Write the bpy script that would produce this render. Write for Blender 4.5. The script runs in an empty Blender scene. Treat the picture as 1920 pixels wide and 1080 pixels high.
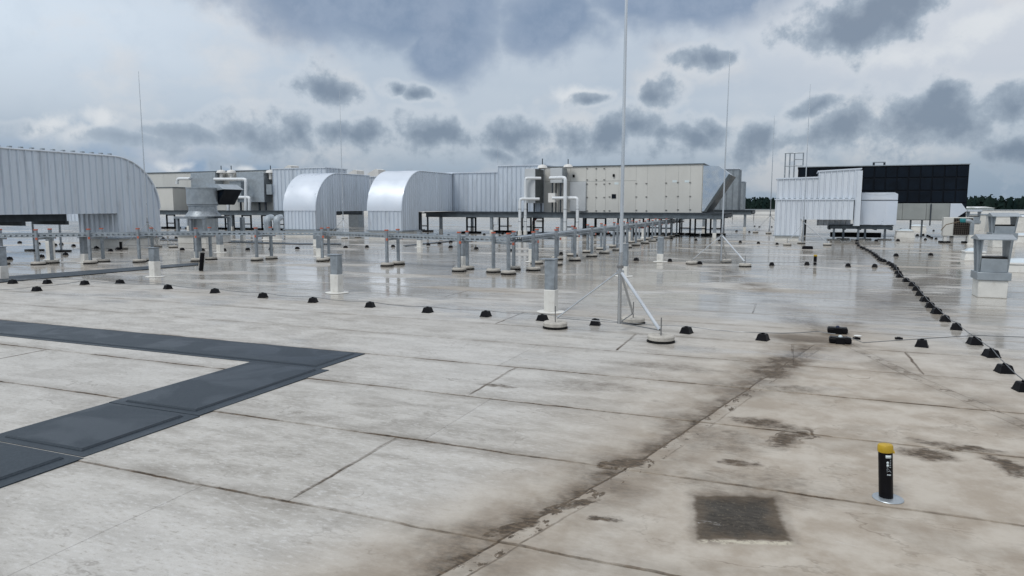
import bpy, bmesh, math, random
from mathutils import Vector
random.seed(7)
S = bpy.context.scene
COL = S.collection
R = math.radians

# ------------------------------------------------------------------ camera
FPX, HORIZON, YAW, EYE = 1320.0, 386.0, R(22), 1.7
PITCH = math.atan((540 - HORIZON) / FPX)
cam = bpy.data.objects.new('camera', bpy.data.cameras.new('camera'))
COL.objects.link(cam)
cam.location = (0, 0, EYE)
cam.rotation_euler = (R(90) - PITCH, 0, YAW)
cam.data.sensor_width = 36
cam.data.lens = 36 * FPX / 1920
cam.data.clip_end = 6000
cam.data.clip_start = 0.05
S.camera = cam

def ray(px, py):
    x = (px - 960) / FPX; y = -(py - 540) / FPX
    f = math.cos(PITCH) + y * math.sin(PITCH); u = -math.sin(PITCH) + y * math.cos(PITCH)
    return (x * math.cos(YAW) - f * math.sin(YAW), x * math.sin(YAW) + f * math.cos(YAW), u)
def G(px, py, z=0.0):
    d = ray(px, py); t = (z - EYE) / d[2]; return (d[0] * t, d[1] * t)
def PY(px, py, Y):
    d = ray(px, py); t = Y / d[1]; return (d[0] * t, EYE + d[2] * t)
def HT(px, py, q):
    d = ray(px, py); t = math.hypot(q[0], q[1]) / math.hypot(d[0], d[1]); return EYE + d[2] * t

def lin(r, g, b):
    f = lambda c: c / 12.92 if c <= .04045 else ((c + .055) / 1.055) ** 2.4
    return (f(r / 255), f(g / 255), f(b / 255), 1)

# ------------------------------------------------------------------ node helper
class N:
    def __init__(s, nt): s.nt = nt
    def n(s, t, **k):
        o = s.nt.nodes.new(t)
        for a, b in k.items(): setattr(o, a, b)
        return o
    def put(s, sock, v):
        if isinstance(v, bpy.types.NodeSocket): s.nt.links.new(v, sock)
        elif v is not None: sock.default_value = v
    def m(s, op, a, b=None, c=None, clamp=False):
        o = s.n('ShaderNodeMath', operation=op, use_clamp=clamp)
        for i, v in enumerate((a, b, c)):
            if v is not None: s.put(o.inputs[i], v)
        return o.outputs[0]
    def v(s, op, a, b=None, sc=None):
        o = s.n('ShaderNodeVectorMath', operation=op)
        s.put(o.inputs[0], a)
        if b is not None: s.put(o.inputs[1], b)
        if sc is not None: s.put(o.inputs['Scale'], sc)
        return o.outputs['Value'] if op in ('DOT_PRODUCT', 'LENGTH', 'DISTANCE') else o.outputs[0]
    def mix(s, f, a, b, blend='MIX'):
        o = s.n('ShaderNodeMix', data_type='RGBA', blend_type=blend)
        s.put(o.inputs[0], f); s.put(o.inputs[6], a); s.put(o.inputs[7], b)
        return o.outputs[2]
    def noise(s, vec, scale, detail=4, rough=.55, dist=0):
        o = s.n('ShaderNodeTexNoise')
        s.put(o.inputs['Vector'], vec); o.inputs['Scale'].default_value = scale
        o.inputs['Detail'].default_value = detail; o.inputs['Roughness'].default_value = rough
        o.inputs['Distortion'].default_value = dist
        return o.outputs[0]
    def ss(s, x, lo, hi, a=0.0, b=1.0):
        o = s.n('ShaderNodeMapRange', interpolation_type='SMOOTHSTEP')
        s.put(o.inputs[0], x)
        for i, q in enumerate((lo, hi, a, b)): o.inputs[i + 1].default_value = q
        return o.outputs[0]
    def lr(s, x, lo, hi, a=0.0, b=1.0):
        o = s.n('ShaderNodeMapRange'); s.put(o.inputs[0], x)
        for i, q in enumerate((lo, hi, a, b)): o.inputs[i + 1].default_value = q
        return o.outputs[0]
    def sep(s, vec):
        o = s.n('ShaderNodeSeparateXYZ'); s.put(o.inputs[0], vec); return o.outputs
    def comb(s, x, y, z=0.0):
        o = s.n('ShaderNodeCombineXYZ')
        for i, q in enumerate((x, y, z)): s.put(o.inputs[i], q)
        return o.outputs[0]
    def maxall(s, L):
        r = L[0]
        for q in L[1:]: r = s.m('MAXIMUM', r, q)
        return r

# ------------------------------------------------------------------ world: cloudy sky
SUN_EL, SUN_AZ = R(52), R(200)          # azimuth measured clockwise from +Y
W = bpy.data.worlds.new('World'); S.world = W; W.use_nodes = True
W.node_tree.nodes.clear()
w = N(W.node_tree)
tc = w.n('ShaderNodeTexCoord').outputs['Generated']
d = w.v('NORMALIZE', tc)
fw = w.v('DOT_PRODUCT', d, (-math.sin(YAW), math.cos(YAW), 0))
rt = w.v('DOT_PRODUCT', d, (math.cos(YAW), math.sin(YAW), 0))
uz = w.sep(d)[2]
U = w.m('MULTIPLY', w.m('ARCTAN2', rt, fw), 57.2958)
V = w.m('MULTIPLY', w.m('ARCSINE', uz), 57.2958)
n1 = w.noise(w.v('MULTIPLY', d, (1, 1, 1.7)), 5.0, 5, .58)
n2 = w.noise(d, 21, 6, .62)
n3 = w.noise(w.v('MULTIPLY', d, (1, 1, 4)), 2.6, 3, .5)
wp = w.n('ShaderNodeTexNoise'); wp.inputs['Scale'].default_value = 11; wp.inputs['Detail'].default_value = 2
w.put(wp.inputs['Vector'], d)
UV = w.v('ADD', w.comb(U, V), w.v('MULTIPLY', w.v('SUBTRACT', wp.outputs['Color'], (.5, .5, .5)), (5.5, 3.2, 0)))
def uv(px, py):
    a = ray(px, py); L = math.sqrt(sum(q * q for q in a))
    f = -a[0] * math.sin(YAW) + a[1] * math.cos(YAW); r_ = a[0] * math.cos(YAW) + a[1] * math.sin(YAW)
    return math.degrees(math.atan2(r_, f)), math.degrees(math.asin(a[2] / L))
def blobfield(blobs):
    out = None; kk = 1 / FPX * 57.3
    for x, y, rx, ry in blobs:
        u0, v0 = uv(x, y)
        iu, iv = 1 / (rx * kk * math.cos(R(u0)) ** 2), 1 / (ry * kk * math.cos(R(u0)))
        o = w.n('ShaderNodeVectorMath', operation='MULTIPLY_ADD')
        w.put(o.inputs[0], UV); o.inputs[1].default_value = (iu, iv, 0); o.inputs[2].default_value = (-u0 * iu, -v0 * iv, 0)
        L = w.v('LENGTH', o.outputs[0])
        out = L if out is None else w.m('MINIMUM', out, L)
    return w.m('SUBTRACT', 1.0, out)
# high thin overcast
base = w.mix(w.ss(V, 0, 8), lin(140, 159, 178), lin(187, 199, 212))
base = w.mix(w.ss(V, 6, 17), base, lin(201, 211, 223))
base = w.mix(w.ss(V, 17, 60), base, (.98, 1.0, 1.04, 1))
base = w.mix(w.m('MULTIPLY', w.ss(n3, .42, .68), .36), base, lin(158, 177, 198))
base = w.mix(w.m('MULTIPLY', w.m('MULTIPLY', w.ss(U, -6, -38), w.ss(V, 4, 13)), .8), base, lin(220, 233, 246))
base = w.mix(w.m('MULTIPLY', w.m('MULTIPLY', w.ss(U, 8, 30), w.ss(V, 5, 10)), .55), base, lin(214, 217, 224))
base = w.mix(w.m('MULTIPLY', w.m('MULTIPLY', w.ss(U, -13, -28), w.ss(V, 6.5, 2.5)), w.ss(n1, .30, .56)), base, lin(116, 150, 186))
base = w.mix(w.m('MULTIPLY', w.ss(n1, .48, .66), .42), base, lin(226, 223, 221))
base = w.mix(w.m('MULTIPLY', w.ss(n2, .46, .68), .1), base, lin(168, 184, 202))
# large blue-grey cloud deck high in the middle
A = blobfield([(740, 5, 300, 105), (850, 95, 95, 75), (1030, 40, 140, 85), (1280, -10, 300, 75), (700, -140, 560, 170)])
fA = w.m('ADD', A, w.m('ADD', w.m('MULTIPLY', w.m('SUBTRACT', n1, .5), 1.0), w.m('MULTIPLY', w.m('SUBTRACT', n2, .5), .7)))
cA = w.mix(w.ss(n2, .3, .7), lin(120, 141, 169), lin(143, 160, 184))
sky = w.mix(w.m('MULTIPLY', w.ss(fA, -.1, .5), .9), base, cA)
# sunlit puffs
Wt = blobfield([(80, 235, 70, 34), (190, 232, 60, 36), (150, 262, 90, 30), (320, 316, 60, 16), (445, 316, 34, 12), (1075, 178, 90, 22), (1690, 105, 170, 34), (1850, 40, 150, 40)])
fW = w.m('ADD', Wt, w.m('MULTIPLY', w.m('SUBTRACT', n2, .5), 2.4))
sky = w.mix(w.m('MULTIPLY', w.ss(fW, .0, .9), .85), sky, lin(224, 228, 232))
# grey cumulus
B = blobfield([(1600, 55, 170, 66), (1680, 15, 120, 50), (460, 244, 80, 40), (555, 250, 60, 34), (350, 252, 100, 26), (655, 252, 72, 32),
               (810, 248, 84, 40), (960, 254, 120, 42), (925, 286, 46, 24), (1120, 264, 80, 50), (1200, 242, 70, 42), (1290, 262, 90, 24), (1340, 244, 55, 34), (1428, 252, 66, 36),
               (1570, 248, 84, 46), (1515, 214, 70, 18), (1765, 218, 150, 66), (1800, 180, 70, 44), (1905, 190, 70, 48),
               (1905, 268, 76, 38), (1250, 186, 50, 38), (600, 168, 70, 42), (1330, 106, 60, 22), (800, 178, 40, 20), (755, 168, 40, 16), (1100, 188, 44, 16), (240, 270, 130, 22)])
fB = w.m('ADD', B, w.m('ADD', w.m('MULTIPLY', w.m('SUBTRACT', n2, .5), 2.1), w.m('MULTIPLY', w.m('SUBTRACT', n1, .5), .7)))
bank = w.m('MULTIPLY', w.m('MULTIPLY', w.ss(V, 8, 5), w.ss(V, 1.0, 3.5)), .24)
fB = w.m('MAXIMUM', fB, w.m('ADD', w.m('ADD', w.m('MULTIPLY', w.m('SUBTRACT', n2, .55), 2.4), bank), w.ss(V, 5.0, 7.5, 0, -2)))
cB = w.mix(w.ss(fB, .05, .95), lin(164, 178, 193), lin(114, 131, 152))
cB = w.mix(w.m('MULTIPLY', w.ss(U, -14, -30), .5), cB, lin(172, 187, 203))
rim = w.m('MULTIPLY', w.m('MULTIPLY', w.ss(fB, -.45, -.05), w.ss(V, 2.5, 5)), .30)
sky = w.mix(rim, sky, lin(214, 219, 225))
sky = w.mix(w.m('MULTIPLY', w.ss(fB, -.04, .40), .88), sky, cB)
sky = w.mix(w.ss(V, -.2, -3), sky, (.16, .17, .17, 1))
st = w.n('ShaderNodeTexSky', sky_type='NISHITA')
st.sun_disc = False; st.sun_elevation = SUN_EL; st.sun_rotation = SUN_AZ
st.air_density = 1.2; st.dust_density = 2.0
sky10 = w.v('SCALE', sky, sc=10.0)
fin = w.mix(.05, sky10, st.outputs[0])
W.cycles.sampling_method = 'MANUAL'; W.cycles.sample_map_resolution = 512
bg = w.n('ShaderNodeBackground'); w.put(bg.inputs[0], fin); bg.inputs[1].default_value = 0.1
w.nt.links.new(bg.outputs[0], w.n('ShaderNodeOutputWorld').inputs[0])

sun = bpy.data.objects.new('sun', bpy.data.lights.new('sun', 'SUN'))
COL.objects.link(sun)
sun.data.energy = 1.45; sun.data.angle = R(20); sun.data.color = (1, .965, .92)
sd = Vector((math.sin(SUN_AZ) * math.cos(SUN_EL), math.cos(SUN_AZ) * math.cos(SUN_EL), math.sin(SUN_EL)))
sun.rotation_euler = sd.to_track_quat('Z', 'Y').to_euler()

S.view_settings.view_transform = 'Standard'
S.view_settings.look = 'None'
S.view_settings.exposure = 0.0
S.view_settings.gamma = 1.0
S.view_settings.use_curve_mapping = False

# ------------------------------------------------------------------ materials
MATS = {}
def newmat(name):
    m = bpy.data.materials.new(name); m.use_nodes = True
    nt = m.node_tree; b = nt.nodes['Principled BSDF']
    MATS[name] = m
    return N(nt), b
def simple(name, col, rough=.5, metal=0., var=.12, scale=3., bump=0., bscale=40., dirt=None, dirtamt=.0, stretch=(1, 1, 1), rvar=.12):
    k, b = newmat(name)
    p = k.v('MULTIPLY', k.n('ShaderNodeTexCoord').outputs['Object'], stretch)
    oi = k.n('ShaderNodeObjectInfo')
    p = k.v('ADD', p, k.v('SCALE', oi.outputs['Location'], sc=.37))
    f = k.noise(p, scale, 5, .6)
    c0 = tuple(x * (1 - var) for x in col) + (1,); c1 = tuple(min(1, x * (1 + var)) for x in col) + (1,)
    c = k.mix(k.ss(f, .3, .7), c0, c1)
    if dirt:
        g = k.noise(p, scale * 2.7, 6, .7)
        c = k.mix(k.m('MULTIPLY', k.ss(g, .5, .72), dirtamt), c, tuple(dirt) + (1,))
    c = k.mix(k.m('MULTIPLY', oi.outputs['Random'], .16), c, tuple(x * .72 for x in col) + (1,))
    k.put(b.inputs['Base Color'], c)
    k.put(b.inputs['Roughness'], k.lr(k.noise(p, scale * 1.7, 4), .3, .7, max(.03, rough - rvar), min(1, rough + rvar)))
    b.inputs['Metallic'].default_value = metal
    if bump:
        bn = k.n('ShaderNodeBump'); bn.inputs['Strength'].default_value = bump; bn.inputs['Distance'].default_value = .01
        k.put(bn.inputs['Height'], k.noise(p, bscale, 4)); k.put(b.inputs['Normal'], bn.outputs[0])
    return MATS[name]
simple('cladding', (.63, .695, .77), .4, .4, .05, 1.2, .12, 3, (.40, .43, .46), .55, (1, 1, .16))
simple('smooth_cladding', (.70, .75, .82), .38, .5, .03, .7, .03, 1.6)
simple('white_cladding', (.66, .71, .77), .45, .25, .05, 1.0, .1, 3, (.5, .53, .56), .35, (1, 1, .3))
simple('mirror_cladding', (.62, .66, .70), .2, .85, .06, 1.2, .16, 1.6)
simple('galvanized', (.30, .335, .365), .42, .55, .2, 9, .06, 30, (.2, .22, .24), .35)
simple('galvanized_light', (.40, .445, .48), .4, .6, .12, 5, .06, 20, (.28, .31, .33), .3)
simple('zinc_hood', (.33, .37, .40), .42, .5, .12, 4, .05, 10, (.24, .26, .28), .4)
simple('dark_steel', (.055, .066, .078), .5, .3, .2, 4)
simple('beam_steel', (.13, .155, .175), .5, .4, .2, 3, dirt=(.06, .065, .07), dirtamt=.4)
simple('beige_panel', (.57, .57, .54), .5, .0, .05, .8, .05, 3, (.48, .47, .43), .3, (1, 1, .4))
simple('grey_panel', (.52, .55, .57), .5, .1, .06, 1)
simple('grey_duct', (.30, .32, .31), .5, .2, .08, 1.5, .05, 4)
simple('dark_cabinet', (.085, .10, .105), .5, .2, .12, 2)
simple('black_panel', (.0035, .0075, .014), .5, .0, .3, 1.5)
simple('black_frame', (.004, .006, .010), .4, .0, .2, 2)
simple('white_flashing', (.68, .675, .64), .55, .0, .08, 3, .15, 8, (.42, .39, .33), .45)
simple('white_paint', (.72, .72, .70), .5, .0, .06, 2, dirt=(.5, .48, .44), dirtamt=.3)
simple('pipe_jacket', (.74, .77, .79), .35, .3, .05, 2)
simple('concrete', (.45, .43, .39), .8, .0, .14, 14, .3, 60, (.28, .26, .23), .5)
simple('rubber', (.012, .012, .013), .6, .0, .3, 5)
simple('black_plastic', (.0045, .0045, .006), .42, .0, .3, 8)
simple('blue_plastic', (.01, .018, .06), .4, .0, .2, 8)
simple('orange_plastic', (.46, .11, .06), .5, .0, .15, 8)
simple('yellow_plastic', (.46, .30, .012), .45, .0, .14, 14, dirt=(.3, .19, .02), dirtamt=.5)
simple('red_pipe', (.15, .012, .012), .45, .0, .2, 6)
simple('stainless', (.52, .54, .56), .28, .9, .08, 4, stretch=(1, 1, .2))
simple('aluminium', (.62, .65, .68), .32, .85, .08, 3, stretch=(1, 1, .2))
simple('bolt_steel', (.22, .22, .22), .5, .6, .2, 8)
simple('handle_grey', (.2, .2, .19), .5)
simple('glass_dome', (.55, .63, .68), .2, .0, .06, 1)
simple('teal_plastic', (.02, .20, .22), .4)
simple('copper_hose', (.12, .085, .05), .5)
simple('sticker_white', (.62, .70, .72), .5, 0, .04)
simple('grille_black', (.012, .011, .010), .5)
simple('grille_wire', (.12, .10, .085), .5)
simple('far_white', (.72, .74, .75), .6)
simple('far_ground', (.07, .10, .05), .9, 0, .4, .02)
simple('trunk', (.08, .06, .05), .9)
simple('wire', (.17, .18, .19), .45, .6)

for q in ('black_panel', 'black_frame', 'black_plastic', 'rubber', 'grille_black', 'dark_steel'):
    MATS[q].node_tree.nodes['Principled BSDF'].inputs['Specular IOR Level'].default_value = .14
k, b = newmat('forest_leaf')
f = k.noise(k.n('ShaderNodeNewGeometry').outputs['Position'], .09, 4)
k.put(b.inputs['Base Color'], k.mix(k.ss(f, .35, .65), (.006, .0155, .015, 1), (.014, .028, .023, 1)))
b.inputs['Roughness'].default_value = .9
b.inputs['Specular IOR Level'].default_value = .1

# dark coated walkway pads, wet
k, b = newmat('walkway_coating')
p = k.n('ShaderNodeNewGeometry').outputs['Position']
wn = k.noise(k.v('MULTIPLY', p, (1, 1.6, 1)), 1.1, 3, .5, .8)
wet = k.m('MULTIPLY', k.ss(wn, .45, .6), .7)
c = k.mix(k.ss(k.noise(p, 60, 3), .35, .7), (.018, .028, .039, 1), (.030, .042, .055, 1))
c = k.mix(k.m('MULTIPLY', k.ss(k.noise(p, 2.2, 6, .7), .55, .75), .2), c, (.08, .09, .1, 1))
c = k.mix(k.m('MULTIPLY', wet, .45), c, (.012, .02, .03, 1))
k.put(b.inputs['Base Color'], c)
k.put(b.inputs['Roughness'], k.mix(wet, (.5, .5, .5, 1), (.3, .3, .3, 1)))
b.inputs['Specular IOR Level'].default_value = .32
bn = k.n('ShaderNodeBump'); bn.inputs['Strength'].default_value = .25; bn.inputs['Distance'].default_value = .004
k.put(bn.inputs['Height'], k.noise(p, 140, 3)); k.put(b.inputs['Normal'], bn.outputs[0])

# roof membrane ----------------------------------------------------
SEAM0, SEAMW = 3.17, 1.22
k, b = newmat('roof_membrane')
P = k.n('ShaderNodeNewGeometry').outputs['Position']
warp = k.n('ShaderNodeTexNoise'); warp.inputs['Scale'].default_value = 3.2; warp.inputs['Detail'].default_value = 5
warp.inputs['Roughness'].default_value = .6; k.put(warp.inputs['Vector'], P)
off = k.v('SCALE', k.v('SUBTRACT', warp.outputs['Color'], (.5, .5, .5)), sc=.34)
PW = k.v('MULTIPLY', k.v('ADD', P, off), (1, 1, 0))
offs = k.v('SCALE', k.v('SUBTRACT', warp.outputs['Color'], (.5, .5, .5)), sc=.05)
PS = k.v('MULTIPLY', k.v('ADD', P, offs), (1, 1, 0))
xs, ys, _ = k.sep(P)
streak = k.v('MULTIPLY', P, (1, 2.6, 1))
g_big = k.noise(P, .35, 4, .55); g_mid = k.noise(streak, 2.1, 6, .62, .4); g_fine = k.noise(streak, 15, 5, .7)
g_grit = k.noise(P, 110, 3, .7)
c = k.mix(k.ss(g_mid, .32, .66), (.355, .336, .303, 1), (.52, .502, .466, 1))
c = k.mix(k.m('MULTIPLY', k.ss(g_big, .4, .65), .5), c, (.54, .53, .508, 1))
c = k.mix(k.m('MULTIPLY', k.ss(g_fine, .52, .64), .7), c, (.58, .572, .552, 1))
c = k.mix(k.m('MULTIPLY', k.ss(g_fine, .45, .3), .6), c, (.225, .198, .16, 1))
c = k.mix(k.m('MULTIPLY', k.ss(g_grit, .56, .70), .34), c, (.17, .16, .145, 1))
rnd = k.n('ShaderNodeObjectInfo').outputs['Random']
c = k.mix(k.lr(rnd, 0, 1, 0, .22), c, k.v('MULTIPLY', c, (.72, .71, .68)))
def seg(p0, p1, vec):
    ax, ay = p0; bx, by = p1
    ba = (bx - ax, by - ay, 0); L2 = ba[0] ** 2 + ba[1] ** 2
    pa = k.v('SUBTRACT', vec, (ax, ay, 0))
    h = k.m('MULTIPLY', k.v('DOT_PRODUCT', pa, ba), 1 / L2, clamp=True)
    return k.v('LENGTH', k.v('SUBTRACT', pa, k.v('SCALE', ba, sc=h)))
def minall(L):
    r = L[0]
    for q in L[1:]: r = k.m('MINIMUM', r, q)
    return r
def ell(cx, cy, rx, ry, rot, vec):
    q = k.v('SUBTRACT', vec, (cx, cy, 0))
    ca, sa = math.cos(rot), math.sin(rot)
    return k.v('LENGTH', k.comb(k.v('DOT_PRODUCT', q, (ca / rx, sa / rx, 0)), k.v('DOT_PRODUCT', q, (-sa / ry, ca / ry, 0))))
VALL = [(-2.6, -.5), (-1.47, 2.73), (-.89, 4.6), (.05, 8.5), (.45, 9.7)]
VALR = [(.5, 9.9), (1.1, 8.04), (1.75, 6.3), (3.0, 2.9)]
VFL = [(.4, 10.2), (.1, 11.3), (-.72, 15.4), (-1.97, 20.5)]
VFR = [(.6, 10.3), (.84, 11.6), (1.94, 15.5), (3.4, 20)]
dL = minall([seg(VALL[i], VALL[i + 1], PW) for i in range(4)])
dR = minall([seg(VALR[i], VALR[i + 1], PW) for i in range(3)])
dF = minall([seg(q[i], q[i + 1], PW) for q in (VFL, VFR) for i in range(3)])
# tan film in the low ground
tan = k.m('MAXIMUM', k.ss(dL, .95, .1), k.m('MULTIPLY', k.ss(dR, 1.3, .1), .8))
tan = k.m('MAXIMUM', tan, k.ss(ell(.6, 5.2, 2.7, 6.0, 0, PW), 1.15, .35))
c = k.mix(k.m('MULTIPLY', tan, .92), c, k.mix(k.ss(k.noise(P, 3.1, 6, .65), .34, .66), (.335, .280, .218, 1), (.475, .428, .362, 1)))
dmod = k.ss(k.noise(P, 1.4, 5, .65), .38, .66)
blot0 = k.lr(k.noise(P, 4.2, 6, .7), .34, .6, .35, 1.0)
dark = k.m('MULTIPLY', k.ss(dL, .5, .02), k.lr(dmod, 0, 1, .12, .58))
dark = k.m('MAXIMUM', dark, k.m('MULTIPLY', k.ss(dR, .36, 0), k.lr(dmod, 0, 1, .1, .55)))
dark = k.m('MAXIMUM', dark, k.m('MULTIPLY', k.ss(dF, .6, 0), k.lr(dmod, 0, 1, .2, .72)))
dark = k.m('MAXIMUM', dark, k.m('MULTIPLY', k.ss(ell(-.12, 7.9, .36, 1.6, R(-14), PW), 1.25, .1), k.m('MULTIPLY', blot0, .95)))
dark = k.m('MAXIMUM', dark, k.m('MULTIPLY', k.ss(ell(.12, 9.7, .55, .45, 0, PW), 1.2, .3), .72))
blot = k.lr(k.noise(P, 7.5, 6, .7), .36, .6, .62, 1.45)
for e, a in [((-.18, 5.72, .26, .12, R(-15)), .62), ((.02, 5.42, .12, .3, R(-25)), .7), ((-.3, 4.77, .14, .07, R(15)), .6), ((-1.02, 4.42, .13, .12, R(50)), .7),
             ((-.87, 3.6, .09, .045, R(20)), .66), ((.93, 5.42, .2, .14, R(-5)), .72), ((1.36, 5.36, .09, .2, R(20)), .8), ((1.12, 5.66, .3, .09, R(-8)), .66),
             ((-1.3, 3.35, .13, .06, R(60)), .8), ((-1.1, 3.75, .16, .05, R(62)), .75), ((-.45, 5.2, .35, .35, 0), .34), ((-.2, 4.35, .5, .3, 0), .3), ((1.5, 3.9, .4, .25, 0), .32),
             ((-2.55, 6.0, .2, .05, 0), .45), ((-1.7, 6.35, .5, .18, 0), .3), ((-1.2, 7.4, .7, .16, 0), .3), ((2.2, 12.6, .5, .12, 0), .4), ((.0, 6.9, .3, .16, 0), .4)]:
    el = ell(*e, PW)
    dark = k.m('MAXIMUM', dark, k.m('MULTIPLY', k.ss(k.m('ADD', el, k.m('MULTIPLY', k.m('SUBTRACT', g_fine, .5), .9)), 1.35, .45), k.m('MULTIPLY', blot, a)))
    if a > .6: dark = k.m('MAXIMUM', dark, k.m('MULTIPLY', k.ss(k.m('ABSOLUTE', k.m('SUBTRACT', el, 1.02)), .2, .02), k.m('MULTIPLY', dmod, a * 1.1)))
pool = k.m('MAXIMUM', k.ss(ell(-1.02, 4.43, .17, .085, R(35), PS), 1.25, .85), k.ss(ell(-1.36, 3.27, .16, .045, R(58), PS), 1.3, .8))
pool = k.m('MAXIMUM', pool, k.ss(ell(-1.2, 3.62, .14, .04, R(60), PS), 1.3, .8))
pool = k.m('MULTIPLY', pool, k.lr(k.noise(P, 13, 5, .7), .36, .6, .45, 1.0))
dark = k.m('MAXIMUM', dark, k.m('MULTIPLY', pool, .92))
# seam dirt: long laps and the end laps
fr = k.m('MULTIPLY', k.m('FRACT', k.m('ADD', k.m('DIVIDE', k.m('SUBTRACT', k.sep(PS)[1], SEAM0 - .04), SEAMW), 30.5)), SEAMW)
ds = k.m('ABSOLUTE', k.m('SUBTRACT', fr, SEAMW / 2))
sm = k.ss(k.noise(k.v('MULTIPLY', P, (.9, .25, 1)), 1.3, 5, .65), .32, .62)
seam = k.m('MULTIPLY', k.ss(ds, .015, .004), k.lr(sm, 0, 1, .12, .8))
sm = k.m('MULTIPLY', sm, k.lr(ys, 5, 16, 1, .4))
seam = k.m('MULTIPLY', seam, k.lr(ys, 5, 16, 1, .4))
seam = k.m('MAXIMUM', seam, k.m('MULTIPLY', k.ss(ds, .17, 0), k.m('MULTIPLY', sm, .3)))
CROSS = [(-2.66, 3.17), (-2.68, 5.61), (-1.92, 8.05), (.02, 8.05), (1.25, 8.05), (-8.2, 4.39), (-4.0, 9.27), (-.6, 11.7), (-6.1, 11.71)]
dc = minall([seg((x, y0 + .02), (x - .02, y0 + SEAMW - .05), PS) for x, y0 in CROSS])
seam = k.m('MAXIMUM', seam, k.m('MULTIPLY', k.ss(dc, .022, .005), k.lr(dmod, 0, 1, .4, .85)))
pxs, pys, _z = k.sep(PS)
xv = k.m('MINIMUM', k.m('MULTIPLY_ADD', pys, .31, -1.47 - .31 * 2.73), k.m('MULTIPLY_ADD', pys, .244, -.89 - .244 * 4.6))
sv = k.m('SUBTRACT', pxs, xv)
vlim = k.ss(pys, 9.7, 9.0)
seam = k.m('MAXIMUM', seam, k.m('MULTIPLY', k.m('MULTIPLY', k.ss(k.m('ABSOLUTE', sv), .016, .004), .92), vlim))
seam = k.m('MAXIMUM', seam, k.m('MULTIPLY', k.m('MULTIPLY', k.ss(k.m('ABSOLUTE', k.m('SUBTRACT', sv, .115)), .014, .003), k.lr(sm, 0, 1, .1, .8)), vlim))
nearseam = k.ss(ds, .42, .0)
bw = k.m('MULTIPLY_ADD', nearseam, .36, k.lr(k.noise(P, 2.3, 4, .6), .3, .7, .13, .40))
bw = k.m('ADD', bw, k.m('MULTIPLY', k.ss(pys, 6.0, 7.6), .16))
brown = k.m('POWER', k.m('SUBTRACT', 1.0, k.m('DIVIDE', k.m('MULTIPLY', sv, -1.0), bw), clamp=True), 1.15)
brown = k.m('MULTIPLY', k.m('MULTIPLY', brown, k.ss(sv, .012, -.004)), vlim)
brown = k.m('MULTIPLY', brown, k.lr(k.noise(P, 5, 6, .65), .36, .64, .4, 1.0))
flake = k.m('MULTIPLY', k.m('MULTIPLY', k.ss(k.m('ABSOLUTE', k.m('SUBTRACT', sv, .06)), .06, .045), k.ss(k.noise(k.v('MULTIPLY', PS, (1.6, 1, 1)), 6.5, 6, .7), .53, .585)), vlim)
crust = flake
dX = minall([seg(q[i], q[i + 1], PS) for q in (VALR, VFL, VFR) for i in range(3)])
xl = k.m('MULTIPLY', k.ss(k.m('ABSOLUTE', k.m('SUBTRACT', dX, .06)), .016, .004), k.lr(dmod, 0, 1, .25, .75))
xl = k.m('MAXIMUM', xl, k.m('MULTIPLY', k.ss(dX, .065, .05), k.m('MULTIPLY', k.ss(k.noise(PS, 6, 5, .7), .52, .6), .6)))
dark = k.m('MAXIMUM', dark, xl)
tn = k.noise(k.v('MULTIPLY', P, (1, 1.5, 1)), .95, 6, .58)
tide = k.m('MULTIPLY', k.ss(k.m('ABSOLUTE', k.m('SUBTRACT', tn, .545)), .011, .001), k.m('MULTIPLY', dmod, .30))
tide = k.m('MAXIMUM', tide, k.m('MULTIPLY', k.ss(tn, .545, .60), .13))
dark = k.m('MAXIMUM', dark, k.m('MULTIPLY', tide, k.lr(ys, 6, 18, 1, .5)))
dark = k.m('MAXIMUM', dark, k.m('MULTIPLY', brown, .93))
dark = k.m('MAXIMUM', k.m('MAXIMUM', dark, seam), k.m('MULTIPLY', crust, .75))
# rectangular silted patch
q = k.v('SUBTRACT', PS, (-.23, 3.90, 0))
ax_, ay_, bx_, by_ = .225, .08, -.05, .285
det = ax_ * by_ - ay_ * bx_
qu = k.v('DOT_PRODUCT', q, (by_ / det, -bx_ / det, 0)); qv = k.v('DOT_PRODUCT', q, (-ay_ / det, ax_ / det, 0))
rect = k.m('MAXIMUM', k.m('ABSOLUTE', qu), k.m('ABSOLUTE', qv))
sn = k.noise(P, 8, 5, .65)
silt = k.m('MULTIPLY', k.ss(k.m('ADD', rect, k.m('MULTIPLY', k.m('SUBTRACT', sn, .5), .28)), 1.04, .9), k.lr(g_fine, .3, .7, .8, 1.0))
halo = k.ss(k.m('ADD', rect, k.m('MULTIPLY', k.m('SUBTRACT', sn, .5), .5)), 1.28, .95)
dark = k.m('MULTIPLY', dark, 1.3, clamp=True)
c = k.mix(k.m('MULTIPLY', dark, .95), c, k.mix(k.ss(g_fine, .35, .65), (.040, .030, .021, 1), (.125, .092, .062, 1)))
c = k.mix(k.m('MULTIPLY', halo, .5), c, (.12, .095, .07, 1))
siltc = k.mix(k.ss(k.noise(P, 46, 5, .8), .54, .7), (.014, .0135, .0125, 1), (.14, .12, .085, 1))
siltc = k.mix(k.ss(k.m('ADD', rect, sn), 1.0, 1.5), siltc, (.075, .056, .038, 1))
c = k.mix(k.m('MULTIPLY', silt, .93), c, siltc)
lip = k.m('MULTIPLY', k.m('MULTIPLY', k.ss(k.m('ABSOLUTE', k.m('ADD', qv, 1.06)), .12, .03), k.ss(k.m('ABSOLUTE', qu), 1.1, .8)), k.ss(k.noise(P, 16, 4, .7), .42, .55))
c = k.mix(k.m('MULTIPLY', lip, .85), c, (.52, .48, .38, 1))
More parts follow.
